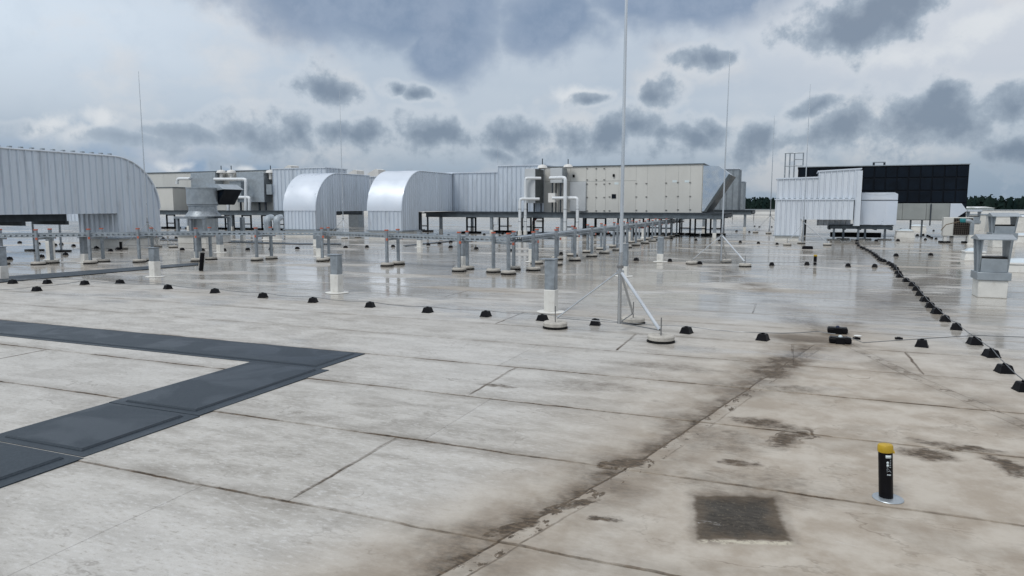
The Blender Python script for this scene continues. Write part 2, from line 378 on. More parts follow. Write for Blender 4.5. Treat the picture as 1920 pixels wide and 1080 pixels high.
# pale scuffs
scuff = k.m('MULTIPLY', k.ss(k.noise(k.v('MULTIPLY', P, (1, 3.2, 1)), 6.5, 6, .75, 1.2), .64, .76), .5)
c = k.mix(k.m('MULTIPLY', scuff, k.m('SUBTRACT', 1.0, dark)), c, (.62, .615, .60, 1))
# rain film
film = k.m('ADD', k.noise(k.v('MULTIPLY', P, (.5, 1, 1)), .55, 4, .6), k.lr(ys, 4, 14, -.24, .075))
wetm = k.ss(film, .40, .56)
silty = k.m('MULTIPLY', k.ss(k.noise(k.v('MULTIPLY', P, (.55, 1.5, 1)), .42, 6, .62), .44, .62), k.ss(ys, 7, 13))
c = k.mix(k.m('MULTIPLY', silty, .62), c, (.285, .245, .195, 1))
c = k.mix(k.m('MULTIPLY', wetm, .3), c, k.v('MULTIPLY', c, (.6, .58, .55)))
k.put(b.inputs['Base Color'], c)
ro = k.lr(wetm, 0, 1, .5, .10)
ro = k.m('ADD', ro, k.m('MULTIPLY', dark, .08), clamp=True)
k.put(b.inputs['Roughness'], ro)
b.inputs['IOR'].default_value = 1.37
k.put(b.inputs['Specular IOR Level'], k.m('SUBTRACT', .5, k.m('MULTIPLY', k.m('MAXIMUM', silt, k.m('MULTIPLY', dark, .7)), .42)))
b1 = k.n('ShaderNodeBump'); b1.inputs['Strength'].default_value = .35; b1.inputs['Distance'].default_value = .02
hgt = k.m('ADD', k.m('MULTIPLY', k.noise(streak, 1.7, 3, .5), .5), k.m('MULTIPLY', k.noise(P, 26, 3, .6), .03))
k.put(b1.inputs['Height'], hgt); k.put(b.inputs['Normal'], b1.outputs[0])

# ------------------------------------------------------------------ mesh helper
class MB:
    def __init__(s): s.v = []; s.f = []
    def box(s, x0, x1, y0, y1, z0, z1):
        n = len(s.v)
        s.v += [(x, y, z) for z in (z0, z1) for y in (y0, y1) for x in (x0, x1)]
        s.f += [tuple(n + i for i in q) for q in ((0, 2, 3, 1), (4, 5, 7, 6), (0, 1, 5, 4), (2, 6, 7, 3), (0, 4, 6, 2), (1, 3, 7, 5))]
        return s
    def extr(s, poly, axis, c0, c1):
        n = len(s.v); m = len(poly)
        for c in (c0, c1):
            for a, b_ in poly:
                s.v.append((c, a, b_) if axis == 'x' else (a, c, b_) if axis == 'y' else (a, b_, c))
        s.f += [tuple(n + i for i in range(m))[::-1], tuple(n + m + i for i in range(m))]
        s.f += [(n + i, n + (i + 1) % m, n + m + (i + 1) % m, n + m + i) for i in range(m)]
        return s
    def frustum(s, cx, cy, z0, z1, ax, ay, bx, by):
        n = len(s.v)
        for z, hx, hy in ((z0, ax, ay), (z1, bx, by)):
            s.v += [(cx - hx, cy - hy, z), (cx + hx, cy - hy, z), (cx + hx, cy + hy, z), (cx - hx, cy + hy, z)]
        s.f += [(n + 3, n + 2, n + 1, n), (n + 4, n + 5, n + 6, n + 7)] + [(n + i, n + (i + 1) % 4, n + 4 + (i + 1) % 4, n + 4 + i) for i in range(4)]
        return s
    def lathe(s, cx, cy, prof, seg=20):
        n = len(s.v); m = len(prof)
        for r, z in prof:
            for i in range(seg):
                a = 2 * math.pi * i / seg; s.v.append((cx + r * math.cos(a), cy + r * math.sin(a), z))
        for j in range(m - 1):
            for i in range(seg):
                i2 = (i + 1) % seg
                s.f.append((n + j * seg + i, n + j * seg + i2, n + (j + 1) * seg + i2, n + (j + 1) * seg + i))
        s.f += [tuple(n + i for i in range(seg))[::-1], tuple(n + (m - 1) * seg + i for i in range(seg))]
        return s
    def tube(s, pts, r, seg=8):
        pts = [Vector(q) for q in pts]; n = len(s.v); m = len(pts)
        for i, q in enumerate(pts):
            t = (pts[min(i + 1, m - 1)] - pts[max(i - 1, 0)]).normalized()
            a = t.orthogonal().normalized() if abs(t.z) > .95 else t.cross(Vector((0, 0, 1))).normalized()
            c_ = t.cross(a)
            rr = r[i] if isinstance(r, (list, tuple)) else r
            for j in range(seg):
                h = 2 * math.pi * j / seg
                s.v.append(tuple(q + a * (rr * math.cos(h)) + c_ * (rr * math.sin(h))))
        for i in range(m - 1):
            for j in range(seg):
                j2 = (j + 1) % seg
                s.f.append((n + i * seg + j, n + i * seg + j2, n + (i + 1) * seg + j2, n + (i + 1) * seg + j))
        s.f += [tuple(n + j for j in range(seg))[::-1], tuple(n + (m - 1) * seg + j for j in range(seg))]
        return s
    def mesh(s, name, mat):
        me = bpy.data.meshes.new(name); me.from_pydata(s.v, [], s.f)
        bm = bmesh.new(); bm.from_mesh(me); bmesh.ops.recalc_face_normals(bm, faces=bm.faces); bm.to_mesh(me); bm.free()
        me.polygons.foreach_set('use_smooth', [True] * len(me.polygons))
        me.set_sharp_from_angle(angle=R(32))
        if isinstance(mat, str): mat = MATS[mat]
        me.materials.append(mat)
        return me
    def build(s, name, mat, parent=None, bevel=0.):
        o = bpy.data.objects.new(name, s.mesh(name, mat)); COL.objects.link(o)
        if parent is not None: hang(o, parent)
        if bevel:
            bv = o.modifiers.new('bevel', 'BEVEL'); bv.width = bevel; bv.segments = 2; bv.limit_method = 'ANGLE'; bv.angle_limit = R(40)
        return o
def hang(o, parent):
    o.parent = parent
    q = parent; off_ = Vector((0, 0, 0))
    while q is not None: off_ += q.location; q = q.parent
    if not o.get('_local'): o.location = o.location - off_       # parts are modelled in roof coordinates
def empty(name, loc=(0, 0, 0)):
    o = bpy.data.objects.new(name, None); COL.objects.link(o); o.location = loc; o.empty_display_size = .2
    return o
def tag(o, label=None, cat=None, group=None, kind=None):
    if label: o['label'] = label
    if cat: o['category'] = cat
    if group: o['group'] = group
    if kind: o['kind'] = kind
    return o
def place(mesh, name, loc, parent=None, rz=0):
    """a copy that shares mesh data; loc in roof coordinates"""
    o = bpy.data.objects.new(name, mesh); COL.objects.link(o); o.location = loc; o.rotation_euler[2] = rz
    if parent is not None: hang(o, parent)
    return o
def bend(pts, r=.14, n=5):
    """round the corners of a pipe path"""
    out = [Vector(pts[0])]
    for a, q, c_ in zip(pts, pts[1:], pts[2:]):
        a, q, c_ = Vector(a), Vector(q), Vector(c_)
        p0 = q + (a - q).normalized() * r; p1 = q + (c_ - q).normalized() * r
        for i in range(n + 1):
            t = i / n; out.append(p0 * (1 - t) ** 2 + q * 2 * t * (1 - t) + p1 * t * t)
    out.append(Vector(pts[-1]))
    return out
ORD = ['first', 'second', 'third', 'fourth', 'fifth', 'sixth', 'seventh', 'eighth', 'ninth', 'tenth', 'eleventh', 'twelfth', 'thirteenth', 'fourteenth',
       'fifteenth', 'sixteenth', 'seventeenth', 'eighteenth', 'nineteenth', 'twentieth', 'twenty-first', 'twenty-second', 'twenty-third', 'twenty-fourth',
       'twenty-fifth', 'twenty-sixth', 'twenty-seventh', 'twenty-eighth', 'twenty-ninth', 'thirtieth', 'thirty-first', 'thirty-second', 'thirty-third', 'thirty-fourth', 'thirty-fifth', 'thirty-sixth']

# ================================================================== SETTING
ROOF_N, ROOF_W, ROOF_E = 115.0, -150.0, 70.0
tag(MB().box(-2500, 2500, -600, 4000, -12.5, -12).build('ground', 'far_ground'), kind='structure')
roof = MB().box(ROOF_W, ROOF_E, -14, ROOF_N, -11.98, -.02).build('roof', 'roof_membrane'); tag(roof, kind='structure')
# membrane sheets, each lapped over its nearer neighbour
def sheet(x0, x1, row, last=False):
    y0 = SEAM0 + row * SEAMW - .04; y1 = SEAM0 + (row + 1) * SEAMW
    h = 1.0 if row < 4 else .45
    prof = [(y0, -.001), (y0 + .003, .005 * h), (y0 + .012, .0068 * h), (y0 + .06, .0058 * h), (y1, .0), (y1, -.012), (y0, -.012)]
    MB().extr(prof, 'x', x0, x1).build('membrane_sheet', 'roof_membrane', roof)
for row in range(-6, 40):
    y = SEAM0 + row * SEAMW
    cuts = sorted([x for x, y0 in CROSS if abs(y0 - y) < .3])
    if row < 9:
        x = -34 + random.uniform(0, 6)
        extra = [x + i * 9.5 for i in range(5)]
        extra = [e for e in extra if all(abs(e - c_) > 3 for c_ in cuts) and e < 8]
        cuts = sorted(cuts + extra)
    lim = [-70.] + cuts + [30.]
    for i, (a, b_) in enumerate(zip(lim, lim[1:])):
        sheet(a + (.003 if i else 0), b_, row)
yend = SEAM0 + 40 * SEAMW
MB().box(ROOF_W + .5, ROOF_E - .5, yend - .03, ROOF_N - .6, -.012, .004).build('membrane_field', 'roof_membrane', roof)
MB().box(ROOF_W + .5, -70.02, -13, yend - .04, -.012, .003).build('membrane_field', 'roof_membrane', roof)
MB().box(30.02, ROOF_E - .5, -13, yend - .04, -.012, .003).build('membrane_field', 'roof_membrane', roof)
# round welded patches
for px, py, r_ in [(657, 927, .075), (862, 735, .1), (1610, 706, .1)]:
    x, y = G(px, py)
    MB().lathe(x, y, [(r_ + .004, .004), (r_, .0085), (r_ - .012, .0095), (r_ - .02, .0082), (.01, .0085)], 28).build('round_patch', 'roof_membrane', roof)

# parapet at the far edge
pe = empty('parapet_wall', (0, ROOF_N, 0))
for i in range(22):
    x0 = ROOF_W + i * 10
    MB().box(x0, x0 + 9.985, ROOF_N - .35, ROOF_N, 0, 1.12).build('wall_section', 'white_paint', pe)
MB().box(ROOF_W, ROOF_E, ROOF_N - .45, ROOF_N + .08, 1.125, 1.2).build('coping', 'galvanized_light', pe)
tag(pe, 'long low white parapet along the far edge of the roof', 'parapet')

# forest beyond the roof: one far mass
mb = MB()
rng = random.Random(3)
for i in range(1700):
    a = R(rng.uniform(-64, 24)); r_ = 400 + 90 * (i / 1700)
    x, y = math.sin(a) * r_, math.cos(a) * r_
    h = rng.uniform(15.5, 18.4) + (r_ - 400) * .015; wd = rng.uniform(2.4, 4.0)
    n0 = len(mb.v)
    for t in (.0, .3, .6, .85, 1.):
        for j in range(7):
            an = j * .898 + rng.uniform(-.2, .2); rad = wd * (1.05 - t) ** .6 * rng.uniform(.7, 1.15)
            mb.v.append((x + rad * math.cos(an), y + rad * math.sin(an), -12 + h * (.1 + .88 * t) + rng.uniform(-.6, .6)))
    for q in range(4):
        for j in range(7):
            j2 = (j + 1) % 7; mb.f.append((n0 + q * 7 + j, n0 + q * 7 + j2, n0 + q * 7 + 7 + j2, n0 + q * 7 + 7 + j))
    mb.f.append(tuple(n0 + 28 + j for j in range(7)))
    for j in range(16):
        t = rng.random() ** .6
        z = -12 + h * (.2 + .8 * t); rad = wd * (1.08 - t) ** .6 * rng.uniform(.7, 1.15)
        an = rng.uniform(0, 6.283); cx, cy = x + rad * math.cos(an), y + rad * math.sin(an)
        s_ = rng.uniform(.5, 1.2); n0 = len(mb.v)
        for _q in range(4):
            mb.v.append((cx + rng.uniform(-s_, s_), cy + rng.uniform(-s_, s_), z + rng.uniform(-s_, s_) * .8))
        mb.f += [(n0, n0 + 1, n0 + 2), (n0, n0 + 2, n0 + 3), (n0, n0 + 1, n0 + 3), (n0 + 1, n0 + 2, n0 + 3)]
tag(mb.build('forest', 'forest_leaf'), 'dark green wood along the horizon beyond the roof', 'forest', kind='stuff')
for (pa, pb, pt, pbot, dist, lb) in [(1812, 1829, 388.5, 392.5, 220, 'small far white shed roof just right of the black wall'),
                                     (1834, 1864, 388.5, 392, 225, 'wider far white shed roof before the wood at the right edge')]:
    x0, z1 = PY(pa, pt, dist); x1, z0 = PY(pb, pbot, dist)
    e = empty('far_shed', ((x0 + x1) / 2, dist, -12))
    MB().box(x0, x1, dist, dist + 18, -12, z1 - .25).build('wall', 'far_white', e)
    MB().extr([(x0 - .3, z1 - .25), (x1 + .3, z1 - .25), ((x0 + x1) / 2, z1 + .15)], 'y', dist - .3, dist + 18.3).build('roof', 'far_white', e)
    tag(e, lb, 'shed')

# ================================================================== CLADDING
def clad(parent, mat, plane, c, run0, run1, zb, zt, step, out=1, name='cladding_panel', rib=.05):
    """vertical pans with a standing rib; plane 'x': face at x=c, runs along y; plane 'y': face at y=c, runs along x; out = sign of the outward normal"""
    zb_ = zb if callable(zb) else (lambda r_: zb); zt_ = zt if callable(zt) else (lambda r_: zt)
    n = max(1, round((run1 - run0) / step)); st_ = (run1 - run0) / n
    for i in range(n):
        a, b_ = run0 + i * st_, run0 + (i + 1) * st_ - .005
        ss_ = [a + (b_ - a) * j / 3 for j in range(4)]
        poly = [(s_, zb_(s_)) for s_ in ss_] + [(s_, zt_(s_)) for s_ in reversed(ss_)]
        m_ = MB().extr(poly, plane, c, c + out * .014)
        e0, e1, e2, e3 = a, a + .03, a + .052, a + .082
        n0 = len(m_.v)
        for q, h in ((e0, .010), (e1, .014 + rib), (e2, .014 + rib), (e3, .010)):
            for zz in (zb_(q) + .002, zt_(q) - .002):
                m_.v.append((c + out * h, q, zz) if plane == 'x' else (q, c + out * h, zz))
        m_.f += [(n0 + 2 * j, n0 + 2 * j + 1, n0 + 2 * j + 3, n0 + 2 * j + 2) for j in range(3)]
        m_.f += [(n0, n0 + 2, n0 + 4, n0 + 6), (n0 + 7, n0 + 5, n0 + 3, n0 + 1), (n0, n0 + 6, n0 + 7, n0 + 1)]
        m_.build(name, mat, parent)

def curve_sheets(parent, mat, prof, x0, x1, cuts, t=.02, name='curved_sheet'):
    """bent smooth sheets following a profile in (y,z)"""
    for a, b_ in zip(cuts, cuts[1:]):
        p = prof[a:b_ + 1]
        q = []
        for i, (y, z) in enumerate(p):
            y0, z0 = p[max(i - 1, 0)]; y1, z1 = p[min(i + 1, len(p) - 1)]
            L = math.hypot(y1 - y0, z1 - z0); nx, nz = (z1 - z0) / L, -(y1 - y0) / L
            q.append((y - nx * t, z - nz * t))
        MB().extr(p + q[::-1], 'x', x0 + .002, x1 - .002).build(name, mat, parent)

# ---- big duct at the left, runs away from the camera and bends down into the roof
e = empty('bent_air_duct', (-26.1, 15, 0))
XF, XB, YC, RC, ZT, ZB = -25.02, -27.2, 20.1, 2.05, 3.66, 1.4
def ztop(y): return ZT if y <= YC else ZT - RC + math.sqrt(max(0, RC * RC - (y - YC) ** 2))
MB().extr([(7, ZB + .02), (20.15, ZB + .02), (20.15, .44), (YC + RC - .02, .44)] +
          [(YC + (RC - .02) * math.cos(t), ZT - RC + (RC - .02) * math.sin(t)) for t in [R(q) for q in range(0, 91, 9)]] + [(7, ZT - .02)],
          'x', XB, XF - .002).build('duct_core', 'dark_steel', e)
clad(e, 'cladding', 'x', XF, 7, 20.15, ZB, lambda y: ztop(y) - .05, .27)
clad(e, 'cladding', 'x', XF, 20.152, YC + RC - .02, .44, lambda y: ztop(min(y, YC + RC - .06)) - .05, .27)
clad(e, 'cladding', 'y', 20.15, XB, XF, .44, ZB - .02, .27, -1)
pr = [(7, ZT)] + [(YC, ZT)] + [(YC + RC * math.sin(R(q)), ZT - RC + RC * math.cos(R(q))) for q in range(6, 91, 6)] + [(YC + RC, .44)]
curve_sheets(e, 'smooth_cladding', [(y, z + .02) for y, z in pr][::-1], XB - .03, XF + .03, [0, 1, 8, 16, 17], .03)
cv = [(7, ZT)] + [(YC + RC * math.sin(R(q)), ZT - RC + RC * math.cos(R(q))) for q in range(0, 91, 6)]
m_ = MB()
for (y0, z0), (y1, z1) in zip(cv, cv[1:]):
    m_.tube([(XF + .045, y0, z0 - .02), (XF + .045, y1, z1 - .02)], .035, 6)
m_.build('edge_trim', 'cladding', e)
for i in range(22):
    y = 12 + i * .38
    if y < YC: MB().box(XF - .12, XF + .01, y, y + .1, ZT + .021, ZT + .075).build('ridge_bracket', 'zinc_hood', e)
MB().box(XB - .12, XF + .06, 20.1, YC + RC + .05, .38, .438).build('base_flashing', 'galvanized', e)
MB().box(XB, XF - .03, 20.2, YC + RC - .04, .0, .378).build('curb', 'white_flashing', e)
MB().box(XB + .1, XB + .26, 5, 18.3, 1.14, 1.4).build('support_beam', 'dark_steel', e)
MB().box(XF - .5, XF - .34, 5, 18.3, 1.14, 1.4).build('support_beam', 'dark_steel', e)
for y in (13.2, 16.6, 18.2):
    MB().box(XB, XF - .3, y, y + .14, 1.0, 1.138).build('cross_beam', 'dark_steel', e)
for x, y in [(-25.5, 15.2), (-25.5, 18.1), (-27.0, 18.1), (-27.0, 15.0)]:
    MB().tube([(x, y, .06), (x, y, 1.0)], .035, 8).build('leg', 'galvanized', e)
    MB().box(x - .28, x + .28, y - .2, y + .2, .0, .055).build('foot', 'rubber', e)
tag(e, 'large ribbed silver duct at the left edge bending down into the roof', 'air duct')

# ---- two arched ducts in the middle
def arched(x0, x1, yf, yb, label, legd=2.1, ztp=3.62):
    e = empty('arched_air_duct', ((x0 + x1) / 2, yf + 1, 0))
    zv, rad = 1.42, ztp - 1.42
    yc = yf + rad
    def zt(y): return ztp if y >= yc else zv + math.sqrt(max(0, rad * rad - (yc - y) ** 2))
    arc = [(yc - rad * math.cos(R(q)), zv + rad * math.sin(R(q))) for q in range(0, 91, 6)]
    ins = [(yc - (rad - .03) * math.cos(R(q)), zv + (rad - .03) * math.sin(R(q))) for q in range(0, 91, 6)]
    MB().extr([(yf + .03, .36)] + ins + [(yb, ztp - .03), (yb, 1.38), (yf + legd - .02, 1.38), (yf + legd - .02, .36)], 'x', x0 + .02, x1 - .02).build('duct_core', 'dark_steel', e)
    curve_sheets(e, 'smooth_cladding', arc + [(yb, ztp)], x0 - .02, x1 + .02, [0, 8, 15, 16], .03)
    clad(e, 'cladding', 'y', yf + .03, x0, x1, .36, zv, .26, -1, 'front_panel')
    for xx, s_ in ((x1 - .02, 1), (x0 + .02, -1)):
        clad(e, 'cladding', 'x', xx, yf + .06, yf + legd, .36, lambda y: zt(y) - .03, .24, s_, 'side_panel', .03)
        clad(e, 'cladding', 'x', xx, yf + legd + .002, yb, 1.38, lambda y: zt(y) - .03, .24, s_, 'side_panel', .03)
    for xx in (x1 + .025, x0 - .025):
        m_ = MB(); m_.tube([(xx, y, z + .0) for y, z in arc] + [(xx, yb, ztp)], .032, 6); m_.build('edge_trim', 'cladding', e)
    MB().box(x0 - .08, x1 + .08, yf - .06, yf + legd + .06, .29, .357).build('base_flashing', 'galvanized', e)
    MB().box(x0 + .02, x1 - .02, yf + .03, yf + legd - .03, 0, .288).build('curb', 'white_flashing', e)
    tag(e, label, 'air duct')
    return e
arched(-27.8, -25.58, 33.3, 38.9, 'arched silver duct on a white curb, nearer the round fan', 2.0)
arched(-22.05, -19.92, 33.3, 39.46, 'arched silver duct on a white curb, joined to the ribbed duct right of it', 1.9, 3.66)

# ---- ribbed duct run from the second arch to the main unit
AY = 39.5
def boxduct(name, label, x0, x1, y0, y1, z0, z1, mat='cladding', step=.3, front=True, sidep=True):
    e = empty(name, ((x0 + x1) / 2, (y0 + y1) / 2, z0))
    MB().box(x0 + .02, x1 - .02, y0 + .02, y1 - .02, z0, z1 - .02).build('duct_core', 'dark_steel', e)
    clad(e, mat, 'y', y0 + .02, x0, x1, z0, z1 - .03, step, -1)
    if sidep: clad(e, mat, 'x', x1 - .02, y0 + .02, y1, z0, z1 - .03, step, 1, 'side_panel')
    MB().box(x0 - .03, x1 + .05, y0 - .06, y1 + .03, z1 - .03, z1 + .03).build('top_cap', 'smooth_cladding', e)
    tag(e, label, 'air duct')
    return e
boxduct('ribbed_duct', 'long low ribbed silver duct between the arched duct and the taller section', -21.6, -16.83, AY, AY + 2.3, 1.36, 3.72)
boxduct('ribbed_duct', 'taller ribbed silver duct section joined to the beige main unit', -16.82, -13.95, AY - .15, AY + 2.6, 1.36, 4.08, step=.29)
# ribbed ducts further back on the left
boxduct('ribbed_duct', 'ribbed silver duct behind the first arched duct, beside the beige left unit', -34.0, -29.6, 39.7, 42.2, 1.36, 4.25, step=.33)
boxduct('ribbed_duct', 'short ribbed silver duct seen between the two arched ducts', -26.9, -22.6, 40.6, 43, 1.36, 3.62, step=.3)

# ================================================================== MAIN AIR HANDLING UNIT
e = empty('air_handling_unit', (-9.4, 41, 1.3))
UX0, UX1, UZ0, UZ1 = -13.95, -4.87, 1.33, 3.93
MB().box(UX0, UX1, AY + .012, AY + 3.2, UZ0, UZ1).build('housing', 'grey_duct', e)
cols = [(UX0, 1069), (1069, 1100), (1100, 1118), (1118, 1135), (1135, 1160), (1160, 1193), (1193, 1214), (1214, 1248), (1248, 1271), (1271, 1293), (1293, None)]
zmid = PY(1100, 340, AY)[1]
xs_ = [UX0] + [PY(c_, 380, AY)[0] for c_ in (1069, 1099, 1117, 1135, 1160, 1192, 1213, 1247, 1271, 1293)] + [UX1]
for i, (a, b_) in enumerate(zip(xs_, xs_[1:])):
    if i < 6:
        MB().box(a + .004, b_ - .004, AY, AY + .011, UZ0, zmid - .008).build('panel', 'beige_panel', e, .003)
        MB().box(a + .004, b_ - .004, AY, AY + .011, zmid + .008, UZ1).build('panel', 'beige_panel', e, .003)
    else:
        MB().box(a + .004, b_ - .004, AY, AY + .011, UZ0, UZ1).build('panel', 'beige_panel', e, .003)
for j in range(6):
    y0 = AY + .05 + j * .52
    MB().box(UX1, UX1 + .03, y0, y0 + .51, UZ0, UZ1).build('panel', 'beige_panel', e)
MB().box(UX0 + .02, UX1 + .09, AY - .06, AY + 3.3, UZ1 + .002, UZ1 + .05).build('roof_lip', 'beam_steel', e)
hm = MB().box(-.05, .05, -.03, 0, -.022, .022).box(-.015, .015, -.045, -.029, -.03, .03).mesh('handle', 'handle_grey')
for px, rows in [(1101, (316, 337, 345, 370, 395)), (1118, (316, 337, 345, 370, 395)), (1133, (316, 337, 345, 370, 395)), (1143, (344, 369, 395)), (1193, (344, 369, 394)),
                 (1249, (343, 368, 394)), (1271, (342, 368, 393)), (1294, (342, 368, 393)), (1212, (344, 369, 395))]:
    for py in rows:
        x, z = PY(px, py, AY)
        place(hm, 'handle', (x, AY - .001, z), e)
x, z = PY(1151, 368, AY); MB().box(x - .12, x + .12, AY - .03, AY - .001, z - .12, z + .12).build('sight_glass', 'black_panel', e)
for px, py in [(1076, 330), (1151, 329)]:
    x, z = PY(px, py, AY); MB().lathe(x, AY - .04, [(.05, z - .08), (.07, z), (.05, z + .08)], 10).build('lamp', 'rubber', e)
for px, py in [(1156, 344), (1265, 340), (1288, 340)]:
    x, z = PY(px, py, AY); MB().box(x - .12, x + .12, AY - .006, AY - .001, z - .06, z + .06).build('label_plate', 'sticker_white', e)
x0, z1 = PY(1070, 341, AY); x1, z0 = PY(1099, 396, AY)
MB().box(x0, x1, AY - .14, AY - .002, z0, z1).build('switch_cabinet', 'grey_panel', e, .01)
# inlet hood on the right end
hood = [(UX1 + .03, 3.86), (-4.05, 3.82), (-3.5, 3.40), (-4.74, 1.40), (UX1 + .03, 1.40)]
MB().extr(hood, 'y', AY + .05, AY + 3.0).build('inlet_hood', 'mirror_cladding', e)
MB().extr([(-3.5, 3.40), (-3.38, 3.33), (-4.62, 1.36), (-4.76, 1.38)], 'y', AY - .02, AY + 3.05).build('hood_frame', 'dark_cabinet', e)
tag(e, 'long beige air handling unit of door panels on the steel platform, mirror hood at right', 'air handler')

# side cabinets and mushroom vents before the unit
e = empty('valve_cabinet', (-14.2, 39.2, 1.3))
MB().box(-14.54, -13.9, 37.9, 39.3, 1.86, 3.8).build('body', 'grey_panel', e, .01)
MB().box(-13.898, -13.87, 37.92, 39.28, 1.88, 3.78).build('shaded_side', 'dark_cabinet', e)  # right side sheet coloured dark, its shade put into the material
for x in (-14.4, -14.0):
    for y in (38.0, 39.2): MB().box(x - .03, x + .03, y - .03, y + .03, 1.33, 1.858).build('leg', 'dark_steel', e)
MB().lathe(-13.75, 38.7, [(.16, 3.8), (.3, 3.86), (.24, 4.0), (.05, 4.06)], 14).build('vent_cap', 'white_paint', e)
MB().tube([(-13.75, 38.7, 4.05), (-13.75, 38.7, 4.4)], .03, 6).build('spike', 'dark_steel', e)
tag(e, 'tall grey valve cabinet with dark side standing on the platform', 'cabinet')
e = empty('filter_box', (-12.7, 39.2, 1.3))
MB().box(-13.2, -12.5, 38.5, 39.38, 3.0, 3.84).build('body', 'grey_panel', e, .01)
MB().box(-12.498, -12.47, 38.52, 39.36, 3.02, 3.82).build('shaded_side', 'zinc_hood', e)  # side sheet darker than the front, standing in for its shade
for x in (-13.1, -12.6):
    for y in (38.6, 39.25): MB().box(x - .035, x + .035, y - .035, y + .035, 1.33, 2.998).build('leg', 'dark_steel', e)
MB().lathe(-12.3, 39.0, [(.14, 3.84), (.28, 3.9), (.22, 4.02), (.05, 4.07)], 14).build('vent_cap', 'white_paint', e)
MB().tube([(-12.3, 39.0, 4.05), (-12.3, 39.0, 4.35)], .03, 6).build('spike', 'dark_steel', e)
MB().box(-13.25, -12.85, 38.3, 38.6, 1.9, 2.42).build('valve_box', 'white_paint', e)
tag(e, 'grey filter box on thin dark legs right of the valve cabinet', 'cabinet')
def pipe(name, label, pts, r_=.085, curb=True):
    e = empty(name, (pts[-1][0], pts[-1][1], 0))
    MB().tube(bend(pts, .16), r_, 10).build('jacket', 'pipe_jacket', e)
    x, y, _z = pts[-1]
    if curb: MB().lathe(x, y, [(r_ + .1, .0), (r_ + .035, .03), (r_ + .03, .3), (r_ + .005, .31)], 14).build('flashing', 'white_flashing', e)
    for q in (.8, 1.5):
        if pts[-2][2] > q + .3: MB().lathe(x, y, [(r_ + .006, q), (r_ + .009, q + .02), (r_ + .006, q + .04)], 12).build('joint_band', 'stainless', e)
    tag(e, label, 'pipe', 'jacketed pipes'); return e
PYF = 37.6
def pp(px, py): x, z = PY(px, py, PYF); return (x, PYF, z)
a = pp(985, 334); pipe('jacketed_pipe', 'white jacketed pipe leaving the top of the valve cabinet to the left', [(a[0] + .75, PYF + .5, a[2]), (a[0], PYF, a[2]), (a[0], PYF, .02)])
a = pp(979.5, 373); pipe('jacketed_pipe', 'white jacketed pipe leaving the valve cabinet low at the left', [(a[0] + .85, PYF + .45, a[2]), (a[0] - .06, PYF - .25, a[2]), (a[0] - .06, PYF - .25, .02)])
a = pp(1060, 333); pipe('jacketed_pipe', 'white jacketed pipe crossing before the filter box and dropping to the roof', [(a[0] - 1.0, PYF + .3, a[2]), (a[0], PYF, a[2]), (a[0], PYF, .02)], .1)
a = pp(1082, 371); pipe('jacketed_pipe', 'white jacketed pipe dropping before the switch cabinet', [(a[0] - 1.55, PYF + .4, a[2]), (a[0], PYF + .1, a[2]), (a[0], PYF + .1, .02)], .09)
# dark red pipe bends
e = empty('red_pipe_stub', G(1000.5, 434) + (0,))
x, y = G(1000.5, 434)
MB().lathe(x, y, [(.2, .0), (.13, .03), (.125, .42), (.1, .43)], 12).build('flashing', 'white_flashing', e)
MB().tube(bend([(x, y, .4), (x, y, .72), (x + .3, y, 1.05), (x + .3, y, 1.18)], .12), .1, 10).build('pipe', 'red_pipe', e)
MB().box(x + .22, x + .7, y - .12, y + .12, .62, .76).build('bracket', 'white_paint', e)
tag(e, 'dark red pipe bending out of a white sleeve under the platform', 'pipe')
e = empty('red_pipe_stub', G(1205.5, 446) + (0,))
x, y = G(1205.5, 446)
MB().lathe(x, y, [(.15, .0), (.085, .03), (.08, .5), (.06, .51)], 12).build('flashing', 'white_flashing', e)
MB().lathe(x, y, [(.075, .5), (.09, .56), (.085, .74), (.03, .78)], 12).build('pipe', 'red_pipe', e)
tag(e, 'short red capped stub on a white sleeve among the tray supports', 'pipe')

# ---- steel platform
def beamI(m_, x0, x1, y, z0, z1, wd=.16):
    m_.box(x0, x1, y - wd / 2, y + wd / 2, z1 - .025, z1); m_.box(x0, x1, y - wd / 2, y + wd / 2, z0, z0 + .025); m_.box(x0, x1, y - .012, y + .012, z0 + .025, z1 - .025)
def platform(label, x0, x1, y0, y1, z1, name='steel_platform', ny=3, nx=9, posts=(), depth=.26, tray=False):
    e = empty(name, ((x0 + x1) / 2, (y0 + y1) / 2, 0))
    for i in range(ny):
        m_ = MB(); beamI(m_, x0, x1, y0 + (y1 - y0) * i / (ny - 1), z1 - depth, z1); m_.build('long_beam', 'beam_steel', e)
    for i in range(nx):
        x = x0 + (x1 - x0) * i / (nx - 1)
        MB().box(x - .05, x + .05, y0 + .09, y1 - .09, z1 - .2, z1 - .03).build('cross_beam', 'dark_steel', e)
    MB().box(x0 - .05, x1 + .05, y0 - .12, y1 + .12, z1 + .002, z1 + .05).build('deck_edge', 'dark_steel', e)
    if tray: MB().box(x0 + .1, x1 - .3, y1 - .5, y1 - .2, .1, .34).build('low_dark_box', 'rubber', e)  # dark box: a long low object, added also to read as shadow underneath
    for x, y in posts:
        MB().box(x - .08, x + .08, y - .08, y + .08, .25, z1 - depth).build('post', 'galvanized', e, .008)
        MB().box(x - .095, x + .095, y - .095, y + .095, .0, .28).build('post_flashing', 'white_flashing', e, .01)
    tag(e, label, 'platform'); return e
